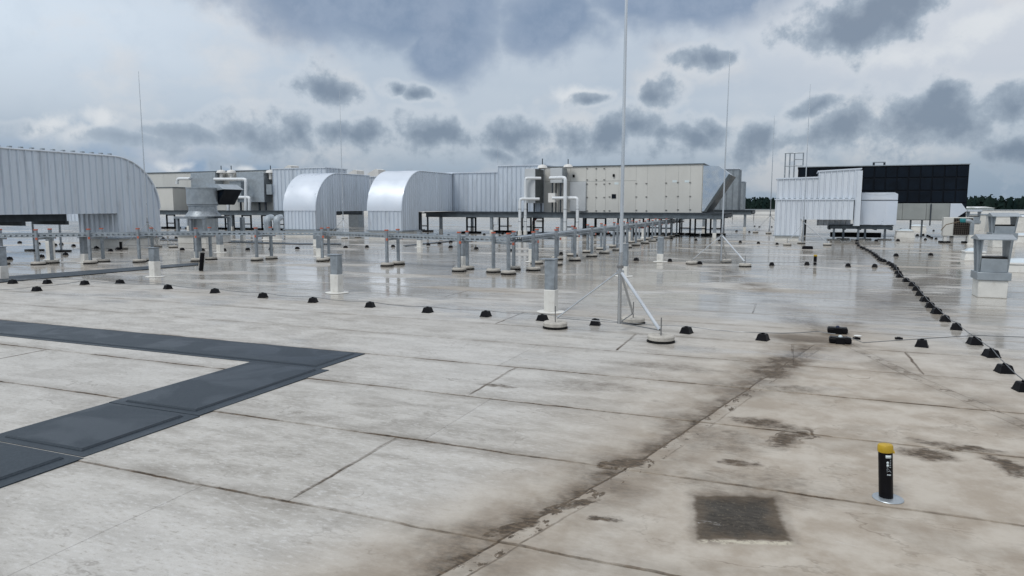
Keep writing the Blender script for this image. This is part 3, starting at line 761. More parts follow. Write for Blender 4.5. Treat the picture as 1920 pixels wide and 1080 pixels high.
platform('long dark steel platform carrying the beige main unit and ribbed ducts', -21.3, -3.6, 38.55, 43.2, 1.28, nx=12,
         posts=[(-20.3, 38.6), (-16.9, 38.6), (-12.5, 38.6), (-8.6, 38.6), (-4.05, 38.6), (-20.3, 43.1), (-12.5, 43.1), (-4.05, 43.1)])
def hframe(x, y, h, label, rz=0, name='steel_trestle', wd=.6):
    e = empty(name, (x, y, 0))
    for s_ in (-1, 1):
        MB().box(x + s_ * wd / 2 - .045, x + s_ * wd / 2 + .045, y - .045, y + .045, .1, h).build('leg', 'dark_steel', e)
        MB().box(x + s_ * wd / 2 - .24, x + s_ * wd / 2 + .24, y - .35, y + .35, 0, .1).build('foot', 'rubber', e)
    for z in (.35, h - .1): MB().box(x - wd / 2 + .05, x + wd / 2 - .05, y - .03, y + .03, z, z + .07).build('rail', 'dark_steel', e)
    tag(e, label, 'trestle', 'dark trestles under the platforms'); return e
tre = [(-19.0, 40.2), (-17.8, 42.6), (-15.9, 41.8), (-14.6, 40.4), (-13.2, 42.5), (-12.0, 42.8), (-11.0, 41.5), (-9.9, 42.6), (-8.9, 42.4), (-8.0, 42.7), (-7.2, 42.2), (-6.2, 42.8), (-5.2, 42.0), (-4.4, 42.6)]
for i, (x, y) in enumerate(tre): hframe(x, y, 1.02, f'dark steel trestle under the main platform, {ORD[i]} from the left')
for i, (x, y) in enumerate([(-25.2, 40.8), (-24.2, 42.4), (-22.9, 41.2)]):
    hframe(x, y, 1.3, f'thin dark trestle between the two arched ducts, {ORD[i]} from the left', wd=.5)

# far units behind, seen right of the main unit
e = boxduct('far_ribbed_duct', 'dark ribbed duct end rising behind the mirror hood', -6.2, -3.85, 50.5, 53, 1.4, 4.2, 'zinc_hood', .4)
e = boxduct('far_ribbed_duct', 'lower dark ribbed duct furthest right behind the mirror hood', -5.6, -4.05, 58, 61, 1.4, 3.6, 'zinc_hood', .4)
e = boxduct('far_ribbed_duct', 'small far ribbed duct seen under the left bent duct', -58, -54.2, 41, 44, .45, 2.3, 'cladding', .4)
platform('further dark platform behind the mirror hood of the main unit', -8, -2.9, 50, 54, 1.38, nx=4, posts=[(-3.3, 50.1), (-6, 50.1)])
for i, (px, py) in enumerate([(537, 315), (700, 322.5), (660, 324)]):
    Y = 47
    x, z = PY(px, py, Y)
    e = empty('slanted_hood', (x, Y, 0))
    MB().extr([(x - .55, z - 1.6), (x + .45, z - 1.6), (x + .45, z + .18), (x + .2, z + .24), (x - .55, z - .12)], 'y', Y, Y + 1).build('body', 'white_paint', e)
    MB().box(x - .5, x + .4, Y + .1, Y + .9, 0, z - 1.6).build('shaft', 'galvanized', e)
    tag(e, ['pale slanted hood top peeping over the duct left of the first arch', 'pale slanted hood top just left of the second arch', 'pale slanted hood top above the first arched duct'][i], 'hood', 'hood tops behind the arches')

# ================================================================== LEFT BEIGE UNIT + FAN
LY = 40.2
e = empty('air_handling_unit', (-40, 41.5, 1.33))
x0, x1 = -49.5, -34.05
MB().box(x0, x1, LY + .012, LY + 3, 1.36, 4.16).build('housing', 'grey_duct', e)
for i in range(13):
    a = x0 + (x1 - x0) * i / 13; b_ = x0 + (x1 - x0) * (i + 1) / 13
    MB().box(a + .004, b_ - .004, LY, LY + .011, 1.36, 4.16).build('panel', 'beige_panel', e, .003)
MB().box(x0 - .05, x1 + .06, LY - .06, LY + 3.1, 4.162, 4.23).build('roof_lip', 'beam_steel', e)
MB().box(-48.5, -41.95, LY - 1.8, LY - .003, 1.36, 3.0).build('lower_casing', 'beige_panel', e)
MB().box(-48.6, -41.9, LY - 1.85, LY + .0, 3.002, 3.06).build('casing_lip', 'beam_steel', e)
tag(e, 'wide beige air handling unit behind the round fan on the left', 'air handler')
platform('dark steel platform under the left beige unit', -49.5, -29.2, 38.2, 43.4, 1.33, nx=10, posts=[(-36.5, 38.3), (-31, 38.3), (-45, 38.3), (-40.5, 38.3)])
for i, x in enumerate((-47, -44.6, -42.2, -40.4, -38.8, -37.2, -35.4, -34.2, -33.2, -31.6)):
    hframe(x, 40.5, 1.06, f'dark steel trestle under the left platform, {ORD[i]} from the left', wd=.8)
# plant in front of it
LP = 39.3
def lp(px, py, Y=LP): x, z = PY(px, py, Y); return (x, Y, z)
e = empty('filter_cabinet', (-37.2, 39.6, 1.33))
a = lp(355, 324); b_ = lp(402, 352); MB().box(a[0], b_[0], LP + .1, LP + .85, b_[2], a[2]).build('upper_box', 'galvanized_light', e, .01)
a = lp(441, 323); b_ = lp(494, 379); MB().box(a[0], b_[0], LP + .1, LP + .85, b_[2], a[2]).build('body', 'galvanized_light', e, .01)
a = lp(436, 340); b_ = lp(456, 372, LP); MB().box(a[0], a[0] + 1.0, LP - .3, LP + .09, b_[2], a[2]).build('side_box', 'zinc_hood', e, .01)
for px in (445, 462, 480, 492):
    x = lp(px, 390)[0]; MB().box(x - .05, x + .05, LP + .3, LP + .4, 1.36, lp(px, 378)[2]).build('leg', 'dark_steel', e)
a = lp(502, 355); MB().box(a[0] - .3, a[0] + .15, LP + .2, LP + .6, a[2] - .35, a[2] + .35).build('meter_box', 'zinc_hood', e)
for px in (405, 424, 498):
    a = lp(px, 322)
    MB().lathe(a[0], LP + .5, [(.12, a[2] - .5), (.14, a[2] - .1), (.34, a[2] - .06), (.28, a[2] + .1), (.06, a[2] + .16)], 14).build('vent_cap', 'white_paint', e)
    MB().tube([(a[0], LP + .5, a[2] + .14), (a[0], LP + .5, a[2] + .45)], .03, 6).build('spike', 'dark_steel', e)
tag(e, 'grey filter cabinets with white mushroom vents before the left beige unit', 'cabinet')
for lb, pts in [('white jacketed pipe looping over the round fan and dropping right of it', [(402, 336), (461, 336), (461, 398)]),
                ('white jacketed pipe ending in a short elbow at the left cabinet', [(438, 370), (468, 370), (468, 398)]),
                ('short white pipe elbow right behind the round fan', [(418, 371), (428, 371), (428, 396)]),
                ('white horizontal pipe at the top of the left casing', [(332, 345), (333, 335), (357, 335)])]:
    P3 = [lp(*q, 38.9) for q in pts]
    e = empty('jacketed_pipe', (P3[-1][0], 38.9, 1.3))
    MB().tube(bend(P3, .2), .11, 10).build('jacket', 'pipe_jacket', e)
    MB().lathe(P3[-1][0], 38.9, [(.13, P3[-1][2] - .02), (.135, P3[-1][2] + .02), (.13, P3[-1][2] + .05)], 12).build('joint_band', 'stainless', e)
    tag(e, lb, 'pipe', 'jacketed pipes')
for i, px in enumerate((502, 520)):
    x, y = G(px, 449); 
    e = empty('bent_pipe', (x, y, 0))
    MB().tube(bend([(x, y, .0), (x, y, 1.05), (x - .5, y + .9, 1.1)], .2), .17, 10).build('jacket', 'galvanized_light', e)
    MB().lathe(x, y, [(.3, 0), (.23, .03), (.22, .35), (.18, .36)], 14).build('flashing', 'white_flashing', e)
    tag(e, f'stout silver pipe bending under the left platform beside the first arch, {["left", "right"][i]} of the two', 'pipe', 'stout pipes by the first arch')

# round roof fan
fx, fy = -25.5, 25.0
e = empty('roof_fan', (fx, fy, 0))
MB().box(fx - .85, fx + .85, fy - .75, fy + .75, 0, .38).build('curb', 'white_flashing', e, .02)
MB().box(fx - .95, fx + .95, fy - .85, fy + .85, .382, .46).build('base_flashing', 'galvanized', e)
for sx in (-.86, .74, -.06):
    for sy in (-.8, .68): MB().box(fx + sx, fx + sx + .12, fy + sy, fy + sy + .12, .462, 1.12).build('leg', 'galvanized', e)
MB().box(fx - .92, fx + .92, fy - .84, fy - .70, 1.122, 1.22).build('frame', 'galvanized', e)
MB().box(fx - .92, fx + .92, fy + .66, fy + .8, 1.122, 1.22).build('frame', 'galvanized', e)
MB().lathe(fx, fy, [(.6, .462), (.6, 1.1), (.61, 1.12)], 28).build('inlet_tube', 'galvanized_light', e)
MB().lathe(fx, fy, [(.80, 1.225), (.62, 1.45), (.6, 1.9)], 28).build('cone', 'galvanized', e)
MB().lathe(fx, fy, [(.6, 1.7), (.66, 1.71), (.66, 1.75), (.61, 1.76), (.68, 1.77), (.68, 2.46), (.7, 2.48), (.7, 2.53), (.5, 2.531)], 32).build('drum', 'zinc_hood', e)
hx = fx + .35
MB().extr([(hx, 2.36), (hx - .3, 2.70), (hx + .32, 2.70), (hx + .72, 2.46)], 'y', fy + .2, fy + 1.5).build('hood_top', 'galvanized_light', e)
MB().extr([(hx + .1, 2.45), (hx + .70, 2.44), (hx + .2, 1.75)], 'y', fy + .3, fy + 1.4).build('hood_throat', 'black_panel', e)
tag(e, 'round grey roof fan on a square frame and white curb', 'fan')

# ================================================================== RIGHT: WHITE CLAD DUCT, BLACK WALL
RY = 37.3
e = empty('white_clad_duct', (.8, 38.5, 0))
MB().box(-1.0, .1, RY + .03, RY + 1.6, .26, 2.0).build('leg_core', 'dark_steel', e)
MB().box(.1, 2.42, RY + .03, RY + 1.6, 1.06, 2.0).build('duct_core', 'dark_steel', e)
clad(e, 'white_cladding', 'y', RY + .02, -1.06, .12, .26, 1.98, .26, -1)
clad(e, 'white_cladding', 'y', RY + .02, .122, 2.44, 1.04, 1.98, .26, -1)
clad(e, 'white_cladding', 'x', .12, RY + .03, RY + 1.6, .26, 1.03, .3, 1, 'side_panel')
MB().box(-1.1, 2.46, RY - .05, RY + 1.62, 1.982, 2.03).build('ledge_cap', 'smooth_cladding', e)
MB().box(-1.02, .84, RY + .3, RY + 2.6, 2.031, 2.98).build('upper_core', 'dark_steel', e)
MB().box(.84, 2.62, RY + .28, RY + 2.6, 2.031, 3.3).build('upper_core', 'dark_steel', e)
up = lambda x: 3.0 + .05 * (x + 1) / 1.9
hi = lambda x: 3.33 + .09 * (x - .84) / 1.8
clad(e, 'white_cladding', 'y', RY + .28, -1.03, .84, 2.032, up, .26, -1)
clad(e, 'white_cladding', 'y', RY + .24, .842, 2.66, 2.032, hi, .26, -1)
MB().extr([(-1.08, up(-1.03)), (.84, up(.84)), (.84, up(.84) + .06), (-1.08, up(-1.03) + .06)], 'y', RY + .2, RY + 2.62).build('top_cap', 'smooth_cladding', e)
MB().extr([(.8, hi(.84)), (2.72, hi(2.66)), (2.72, hi(2.66) + .06), (.8, hi(.84) + .06)], 'y', RY + .16, RY + 2.64).build('top_cap', 'smooth_cladding', e)
clad(e, 'white_cladding', 'y', RY + .2, 2.46, 2.76, .75, lambda x: 3.36, .3, -1, 'corner_panel')
clad(e, 'white_cladding', 'y', RY + 1.5, .9, 2.44, .72, 1.04, .26, -1, 'lower_panel')
MB().box(-1.12, .16, RY - .04, RY + 1.66, .21, .258).build('base_flashing', 'galvanized_light', e)
MB().box(-1.02, .08, RY + .04, RY + 1.6, 0, .208).build('curb', 'white_flashing', e)
for i in range(14): MB().box(-1.0 + i * .255, -1.0 + i * .255 + .12, RY + .1, RY + .2, 2.032, 2.075).build('ridge_bracket', 'zinc_hood', e)
tag(e, 'white ribbed duct block stepping up beside the black wall', 'air duct')
# smooth box
e = empty('smooth_box_duct', (3.6, 39, .7))
bx0, bx1, by0 = 2.84, 4.40, 38.4
MB().box(bx0, bx1, by0 + .02, by0 + 2.2, .78, 1.95).build('body', 'smooth_cladding', e)
MB().extr([(bx0, 1.98), (bx1, 1.98), (bx1, 2.26), (bx1 - .14, 2.34), (bx0, 2.34)], 'y', by0 - .02, by0 + 2.2).build('top_casing', 'smooth_cladding', e)
zz = [(bx0 + .01, .79), (bx0 + .01, 1.94)]
for i in range(3):
    a = bx0 + .03 + i * .52
    m_ = MB(); m_.v = [(a, by0 + .019, 1.93), (a + .26, by0 - .035, .80), (a + .50, by0 + .019, 1.93), (a + .02, by0 + .019, .79), (a + .48, by0 + .019, .79), (a + .26, by0 + .03, 1.5)]
    m_.f = [(0, 1, 2), (0, 3, 1), (1, 4, 2), (0, 5, 3), (2, 4, 5), (3, 5, 4), (0, 2, 5), (3, 4, 1)]
    m_.build('creased_panel', 'smooth_cladding', e)
MB().extr([(bx0 + .02, 2.0), (bx1 - .02, 2.0), ((bx0 + bx1) / 2, 2.16)], 'y', by0 - .034, by0 - .021).build('creased_panel', 'white_cladding', e)
MB().extr([(bx0 + .02, 2.32), (bx1 - .16, 2.32), ((bx0 + bx1) / 2, 2.18)], 'y', by0 - .034, by0 - .021).build('creased_panel', 'white_cladding', e)
MB().box(bx0 - .09, bx0 - .02, by0 - .02, by0 + .1, .6, 2.3).build('joint_strip', 'dark_steel', e)
tag(e, 'smooth pale sheet metal box with creased front right of the white ribbed duct', 'air duct')
platform('small dark platform under the smooth pale box', 1.5, 4.25, 38.62, 40.6, .72, nx=5, depth=.15, tray=True)
for i, (px, py) in enumerate([(1546, 449), (1592, 446), (1622, 442), (1645, 441), (1660, 438)]):
    x, y = G(px, py)
    if i < 2: y = 38.75; x = (1.7, 2.8)[i]
    else: y = 40.0; x = (2.2, 3.2, 4.1)[i - 2]
    e = empty('platform_foot', (x, y, 0))
    MB().box(x - .05, x + .05, y - .05, y + .05, .05, .565).build('leg', 'galvanized', e)
    MB().box(x - .3, x + .3, y - .22, y + .22, 0, .048).build('foot', 'concrete', e)
    tag(e, f'short steel leg on a slab under the small right platform, {["front left", "front right", "back left", "back middle", "back right"][i]} one', 'support', 'legs of the small right platform')

# black panelled wall
BY = 44.0
e = empty('black_panelled_wall', (4, 44.5, 0))
bx0, bx1, bz0, bz1 = -.1, 8.30, .92, 3.88
MB().box(bx0, bx1, BY + .04, BY + 2.4, bz0, bz1).build('frame', 'black_frame', e)
nc = 15; rows = [bz0 + .03, 1.86, 2.53, 3.22, bz1 - .03]
cw = (bx1 - bx0) / nc
for i in range(nc):
    for a, b_ in zip(rows, rows[1:]):
        MB().box(bx0 + i * cw + .035, bx0 + (i + 1) * cw - .035, BY, BY + .039, a + .03, b_ - .03).build('panel', 'black_panel', e, .012)
MB().box(bx0 - .03, bx1 + .04, BY - .05, BY + 2.45, bz1 + .002, bz1 + .045).build('top_trim', 'zinc_hood', e)
a = PY(1638, 305, BY); b_ = PY(1662, 305, BY)
for x in (a[0] + .05, b_[0] - .05): MB().box(x - .05, x + .05, BY + .4, BY + .5, bz1 + .046, bz1 + .2).build('bracket_leg', 'dark_steel', e)
MB().box(a[0], b_[0], BY + .35, BY + .6, bz1 + .202, bz1 + .25).build('bracket_bar', 'galvanized', e)
for x in (5.8, 6.35):
    MB().box(x - .04, x + .04, BY + .5, BY + .6, 0, bz0).build('leg', 'galvanized', e)
for x in (.4, 7.9): MB().box(x - .08, x + .08, BY + 1.0, BY + 1.2, 0, bz0).build('leg', 'dark_steel', e)
tag(e, 'tall black wall of square panels behind the white ribbed duct', 'panel wall')
# grey duct along its foot
e = empty('grey_duct', (6.4, 43.4, .9))
gy = 43.1
gx = lambda px: PY(px, 395, gy)[0]
gz1, gz0 = PY(1700, 381.5, gy)[1], PY(1700, 412, gy)[1]
for a, b_ in [(1640, 1692), (1692, 1737), (1737, 1746), (1746, 1781)]:
    MB().box(gx(a) + .005, gx(b_) - .005, gy, gy + .88, gz0, gz1).build('duct_section', 'grey_duct', e, .01)
MB().extr([(gx(1781.3), gz0), (gx(1781.3), gz1), (gx(1802), gz1), (gx(1813), PY(1813, 395, gy)[1]), (gx(1788), gz0)], 'y', gy - .03, gy + .86).build('end_hood', 'smooth_cladding', e)
MB().box(gx(1745) - .03, gx(1745) + .03, gy - .06, gy - .005, gz0 - .3, gz1 - .03).build('drop_pipe', 'dark_steel', e)
tag(e, 'grey rectangular duct with pointed pale hood along the foot of the black wall', 'air duct')
# caged ladder
e = empty('roof_ladder', (-.4, 44.6, 0))
LYY = 44.3
lx = [PY(p_, 300, LYY)[0] for p_ in (1472.5, 1481, 1489.5, 1506)]
zt_, zm_ = PY(1480, 287, LYY)[1], PY(1480, 311, LYY)[1]
for i, x in enumerate(lx):
    MB().tube([(x, LYY, 2.0 if i < 3 else zm_), (x, LYY, zt_)], .035, 8).build('post', 'galvanized', e)
for z in (zt_, zm_): MB().tube([(lx[0] - .05, LYY, z), (lx[3], LYY, z)], .032, 8).build('rail', 'galvanized', e)
zq = (zt_ + zm_) / 2
MB().tube([(lx[2], LYY, zq), (lx[3], LYY, zq)], .03, 8).build('rail', 'galvanized', e)
for i in range(9): MB().tube([(lx[0], LYY + .02, .3 + i * .3), (lx[1], LYY + .02, .3 + i * .3)], .018, 6).build('rung', 'galvanized', e)
for x in (lx[0], lx[1]): MB().tube([(x, LYY + .02, 0), (x, LYY + .02, 2.0)], .03, 8).build('stile', 'galvanized', e)
tag(e, 'grey steel ladder with guard rail at the left end of the black wall', 'ladder')
# guard rail before the far parapet
e = empty('guard_rail', (-2, 95, 0))
for i in range(14):
    x = -26 + i * 2.6
    MB().tube([(x, 95, 0), (x, 95, 1.05)], .035, 6).build('post', 'dark_steel', e)
for z in (.55, 1.04): MB().tube([(-26, 95, z), (-26 + 13 * 2.6, 95, z)], .03, 6).build('rail', 'dark_steel', e)
tag(e, 'thin dark guard rail before the far white parapet', 'railing')

# ================================================================== RIGHT: COWLS, CONDENSER, SKYLIGHTS
def cowl(cx, cy, s_, label, rz=0., base_h=.33, hs=1.):
    e = empty('vent_cowl', (cx, cy, 0))
    q = lambda v_: v_ * s_
    hw, hd = q(.25), q(.26)
    MB().box(cx - hw * .98, cx + hw * .98, cy - hd * .98, cy + hd * .98, 0, base_h).build('curb', 'white_flashing', e, .015)
    MB().box(cx - hw * 1.12, cx + hw * 1.12, cy - hd * 1.12, cy + hd * 1.12, base_h + .002, base_h + q(.15)).build('skirt', 'zinc_hood', e, .006)
    z0 = base_h + q(.15) + .002; z1 = z0 + .25 * hs; z2 = z0 + .60 * hs
    MB().box(cx - hw * .86, cx + hw * .86, cy - hd * .86, cy + hd * .86, z0, z1).build('collar', 'zinc_hood', e, .005)
    MB().box(cx - hw * .8, cx + hw * .8, cy - hd * .8, cy + hd * .8, z1 + .002, z1 + q(.035)).build('throat', 'grille_black', e)
    for sx in (-1, 1):
        xi = cx + sx * hw * .88; xo = cx + sx * hw * 1.02
        # cheek plates, widening upwards, from the skirt to the roof
        MB().extr([(cy - hd * .55, z0), (cy + hd * .55, z0), (cy + hd * 1.25, z2), (cy - hd * 1.25, z2)], 'x', min(xi, xi + sx * q(.016)), max(xi, xi + sx * q(.016))).build('cheek', 'zinc_hood', e)
        MB().extr([(xi + sx * q(.017), z0), (xo, z0), (xo + sx * q(.05), z2), (xi + sx * q(.017), z2)], 'y', cy - hd * .5, cy - hd * .5 + q(.014)).build('gusset', 'zinc_hood', e)
        MB().extr([(xi + sx * q(.017), z0), (xo, z0), (xo + sx * q(.05), z2), (xi + sx * q(.017), z2)], 'y', cy + hd * .5, cy + hd * .5 + q(.014)).build('gusset', 'zinc_hood', e)
    MB().extr([(cy - hd * 1.32, z2 + .002), (cy + hd * 1.32, z2 + .002), (cy + hd * 1.32, z2 + q(.02)), (cy, z2 + q(.10)), (cy - hd * 1.32, z2 + q(.02))], 'x', cx - hw * 1.24, cx + hw * 1.24).build('roof_plate', 'galvanized_light', e)
    tag(e, label, 'vent', 'vent cowls at the right')
    return e
cowl(3.41, 15.6, .96, 'nearest grey sheet metal vent cowl on a white curb at the right edge')
cowl(7.85, 34.6, 1.6, 'middle grey vent cowl rising behind the nearest one', base_h=.36, hs=1.1)
cowl(11.2, 57, 1.35, 'farthest small grey vent cowl beside the foot of the black wall', base_h=.5, hs=1.0)
# condenser
cx, cy = 6.85, 37.6
e = empty('condenser_unit', (cx, cy, 0))
MB().box(cx - .62, cx + .55, cy, cy + .42, .32, 1.18).build('case', 'beige_panel', e, .02)
MB().box(cx - .22, cx + .53, cy - .02, cy - .002, .38, 1.14).build('grille', 'grille_black', e)
for i in range(10): MB().box(cx - .2 + i * .078, cx - .19 + i * .078, cy - .035, cy - .021, .38, 1.14).build('grille_bar', 'grille_wire', e)
for i in range(8): MB().box(cx - .22, cx + .53, cy - .046, cy - .036, .42 + i * .095, .43 + i * .095).build('grille_bar', 'grille_wire', e)
for x in (cx - .5, cx + .42):
    MB().box(x - .06, x + .06, cy + .05, cy + .35, .08, .318).build('leg', 'white_paint', e)
    MB().box(x - .2, x + .2, cy - .1, cy + .5, 0, .078).build('foot', 'rubber', e)
tag(e, 'beige condenser unit with dark square grille on black feet', 'condenser')
e = empty('goose_neck_pipe', (7.2, 36.8, 0))
MB().tube(bend([(7.22, 36.9, 0), (7.22, 36.9, 1.02), (6.9, 36.9, 1.05)], .16), .09, 10).build('pipe', 'zinc_hood', e)
MB().lathe(7.22, 36.9, [(.2, 0), (.13, .03), (.12, .4), (.1, .41)], 14).build('flashing', 'white_flashing', e)
MB().lathe(6.86, 36.9, [(.1, .96), (.13, 1.0), (.13, 1.1), (.1, 1.14)], 12).build('cuff', 'teal_plastic', e)
MB().tube([(6.84, 36.9, 1.05), (6.6, 36.85, .97), (6.2, 36.8, .86), (6.02, 36.8, .6)], .02, 8).build('hose', 'copper_hose', e)
tag(e, 'grey goose neck pipe with teal cuff before the condenser', 'pipe')
def skylight(cx, cy, wx, wy, h, label, mat='white_flashing'):
    e = empty('skylight', (cx, cy, 0))
    MB().frustum(cx, cy, 0, h, wx / 2 + .05, wy / 2 + .05, wx / 2, wy / 2).build('curb', mat, e, .01)
    MB().box(cx - wx / 2 - .03, cx + wx / 2 + .03, cy - wy / 2 - .03, cy + wy / 2 + .03, h + .002, h + .05).build('frame', 'white_paint', e, .008)
    m_ = MB()
    nn = 8; st_ = len(m_.v)
    for j in range(nn + 1):
        for i in range(nn + 1):
            a, b_ = i / nn * 2 - 1, j / nn * 2 - 1
            m_.v.append((cx + a * wx / 2 * .94, cy + b_ * wy / 2 * .94, h + .052 + .09 * (1 - a ** 4) * (1 - b_ ** 4)))
    for j in range(nn):
        for i in range(nn): m_.f.append((j * 9 + i, j * 9 + i + 1, j * 9 + i + 10, j * 9 + i + 9))
    m_.build('dome', 'glass_dome', e)
    tag(e, label, 'skylight', 'domed skylights at the right')
skylight(5.65, 22.0, 1.25, .9, .2, 'low domed skylight behind the nearest vent cowl at the right edge')
skylight(5.2, 26.1, .5, .6, .24, 'domed skylight just left of the nearest vent cowl')
skylight(5.35, 43.0, .8, .7, .34, 'small white domed skylight under the grey duct')
skylight(9.9, 39.5, 1.2, 1.0, .3, 'domed skylight behind the middle vent cowl at the right edge')
skylight(7.6, 55, .9, .7, .3, 'far domed skylight beneath the pointed hood')
skylight(13.6, 57, 3.0, 1.5, .95, 'wide pale far rooflight at the right edge below the parapet')
# far beige box right
e = empty('far_box_unit', (13.0, 64, 0))
MB().box(11.2, 16.5, 64, 67, .0, 1.0).build('body', 'beige_panel', e)
MB().box(11.1, 16.6, 63.95, 67.1, 1.002, 1.07).build('lid', 'zinc_hood', e)
tag(e, 'low beige box unit far back between the vent cowls', 'box unit')

# ================================================================== TRAY RUN ON POSTS
post_m = MB().box(-.035, .035, -.035, .035, .09, 1.0).mesh('post', 'galvanized')
cap_m = MB().box(-.042, .042, -.042, .042, 1.001, 1.035).mesh('end_cap', 'orange_plastic')
foot_m = MB().lathe(0, 0, [(.16, .03), (.185, .045), (.185, .085), (.165, .1), (.05, .102)], 22).mesh('concrete_foot', 'concrete')
pad_m = MB().lathe(0, 0, [(.185, .0), (.195, .005), (.195, .026), (.185, .03)], 22).mesh('rubber_pad', 'rubber')
def frame(p0, p1, label, group):
    e = empty('tray_support', ((p0[0] + p1[0]) / 2, (p0[1] + p1[1]) / 2, 0))
    rz = math.atan2(p1[1] - p0[1], p1[0] - p0[0])
    for q in (p0, p1):
        place(post_m, 'post', (q[0], q[1], 0), e, rz); place(cap_m, 'post_cap', (q[0], q[1], 0), e, rz)
        f_ = place(foot_m, 'concrete_foot', (q[0], q[1], 0), e, random.uniform(0, 6))
        o = place(pad_m, 'rubber_pad', (q[0], q[1], 0)); o.location = (0, 0, 0); o.parent = f_
    dx, dy = math.cos(rz), math.sin(rz); L = math.hypot(p1[0] - p0[0], p1[1] - p0[1])
    bar = MB().box(-.1, L + .1, -.095, -.048, .735, .79).mesh('crossbar', 'galvanized')
    cb = place(bar, 'crossbar', (p0[0], p0[1], 0), e, rz)
    for t in (-.112, L + .1):
        c_ = MB().box(t, t + .012, -.10, -.043, .73, .795).build('end_cap', 'orange_plastic'); c_.parent = cb
    tag(e, label, 'tray support', group)
LF = [((-28, 499.5), (6, 496)), ((72, 497), (104, 493)), ((170, 494.5), (197, 491)), ((262, 492), (292, 488.5)), ((370, 490), (398, 487)), ((482, 488.5), (509, 486)),
      ((605, 490), (622, 486)), ((726, 499), (746, 496)), ((861, 509), (877, 505)), ((951, 515), (927, 511))]
Lp = []
for i, (a, b_) in enumerate(LF):
    p0, p1 = G(*a), G(*b_)
    if i == 9: p0, p1 = (-6.64, 16.2), (-7.2, 16.55)
    elif i < 9:
        vx, vy = p1[0] - p0[0], p1[1] - p0[1]; L = math.hypot(vx, vy) or 1
        p1 = (p0[0] + vx / L * .62, p0[1] + vy / L * .62)
    Lp.append((p0, p1))
    frame(p0, p1, f'twin post tray support on concrete discs, {ORD[i]} from the left edge' if i < 9 else 'twin post tray support at the corner of the tray run', 'supports of the left tray run')
Rp = []
for i in range(15):
    y = 17.4 + i * 1.83
    p0, p1 = (-6.4 + random.uniform(-.04, .04), y), (-7.03 + random.uniform(-.04, .04), y + random.uniform(.0, .2)); Rp.append((p0, p1))
    frame(p0, p1, f'twin post tray support in the run going back, {ORD[i]} from the corner', 'supports of the tray run going back')
def tray(label, mids):
    e = empty('cable_tray', (mids[0][0], mids[0][1], .8))
    for a, b_ in zip(mids, mids[1:]):
        L = math.dist(a, b_); rz = math.atan2(b_[1] - a[1], b_[0] - a[0])
        m_ = MB()
        z0, z1, hw, t = .795, .905, .17, .006
        m_.box(-.02, L + .01, -hw, hw, z0, z0 + t)
        for s_ in (-1, 1):
            y0, y1 = sorted((s_ * hw, s_ * (hw - t)))
            m_.box(-.02, L + .01, y0, y1, z0 + t, z0 + .03)
            m_.box(-.02, L + .01, y0, y1, z1 - .045, z1)
            n = max(2, int(L / .14))
            for i in range(n + 1):
                x = -.02 + (L - .02) * i / n
                m_.box(x, x + .05, y0, y1, z0 + .03, z1 - .045)
            m_.box(-.02, L + .01, min(y0, y1 + s_ * .012), max(y1, y0 + s_ * .012), z1 + .0005, z1 + .008)
        m_.box(-.02, L + .01, -hw + .02, hw - .02, z1 - .01, z1 - .004)
        place(m_.mesh('tray_section', 'galvanized_light'), 'tray_section', (a[0], a[1], 0), e, rz)
    tag(e, label, 'cable tray')
mid = lambda q: ((q[0][0] + q[1][0]) / 2, (q[0][1] + q[1][1]) / 2)
tray('galvanized cable tray crossing the roof from the left edge to the corner', [(-23.6, 10.6)] + [mid(q) for q in Lp[:9]] + [(-6.75, 16.75)])
tray('galvanized cable tray running back from the corner under the platform', [(-6.72, 16.95)] + [mid(q) for q in Rp] + [(-6.72, 45)])

# ================================================================== STUB POSTS
def stub(px, pb, pt, label, wflash=.27, plate=True, wd=.085):
    x, y = G(px, pb); h = HT(px, pt, (x, y))
    e = empty('stub_post', (x, y, 0))
    MB().box(x - wd, x + wd, y - wd, y + wd, wflash - .01, h - .012).build('post', 'galvanized', e, .012)
    MB().box(x - wd - .008, x + wd + .008, y - wd - .008, y + wd + .008, .012, wflash).build('flashing', 'white_flashing', e, .012)
    MB().lathe(x, y, [(.23, .008), (.215, .014), (.12, .02)], 20).build('flashing_skirt', 'white_flashing', e)
    if plate: MB().box(x - wd - .09, x + wd + .01, y - wd - .02, y + wd + .02, h - .011, h).build('top_plate', 'galvanized', e)
    tag(e, label, 'stub post', 'galvanized stub posts')
for a in [(1033, 585, 485, 'galvanized stub post with white sleeve nearest the tripod mast', .37), (632, 549, 477, 'galvanized stub post with white sleeve before the first arched duct', .37),
          (291, 519, 464, 'galvanized stub post with white sleeve left of the leaning black pipe', .38), (5, 524, 462, 'galvanized stub post with white sleeve cut by the left photo edge', .32),
          (1170, 518, 457, 'galvanized stub post right behind the near mast', .25), (1238, 491, 443, 'galvanized stub post with white sleeve between the two tripod masts', .25),
          (866, 500, 452, 'galvanized stub post hidden behind the tray support left of the corner', .3), (372, 488, 444, 'galvanized stub post behind the tray left of the leaning pipe', .28),
          (413, 474, 438, 'galvanized stub post below the round fan curb', .3), (160, 493, 441, 'galvanized stub post before the foot of the big bent duct', .28),
          (96, 487, 446, 'stub post with grimy tall sleeve under the big bent duct', .6), (998, 491, 455, 'galvanized stub post just behind the second tray support going back', .4),
          (787, 464, 433, 'galvanized stub post in front of the second arched duct', .3), (600, 481, 440, 'galvanized stub post behind the tray, left of the first arch foot', .28),
          (593, 462, 431, 'galvanized stub post at the corner of the first arch curb', .3), (456, 453, 407, 'tall galvanized stub post at the front of the left platform', .3)]:
    stub(*a[:4], wflash=a[4], plate=a[0] in (1033, 632, 291, 5, 1170, 787, 866))

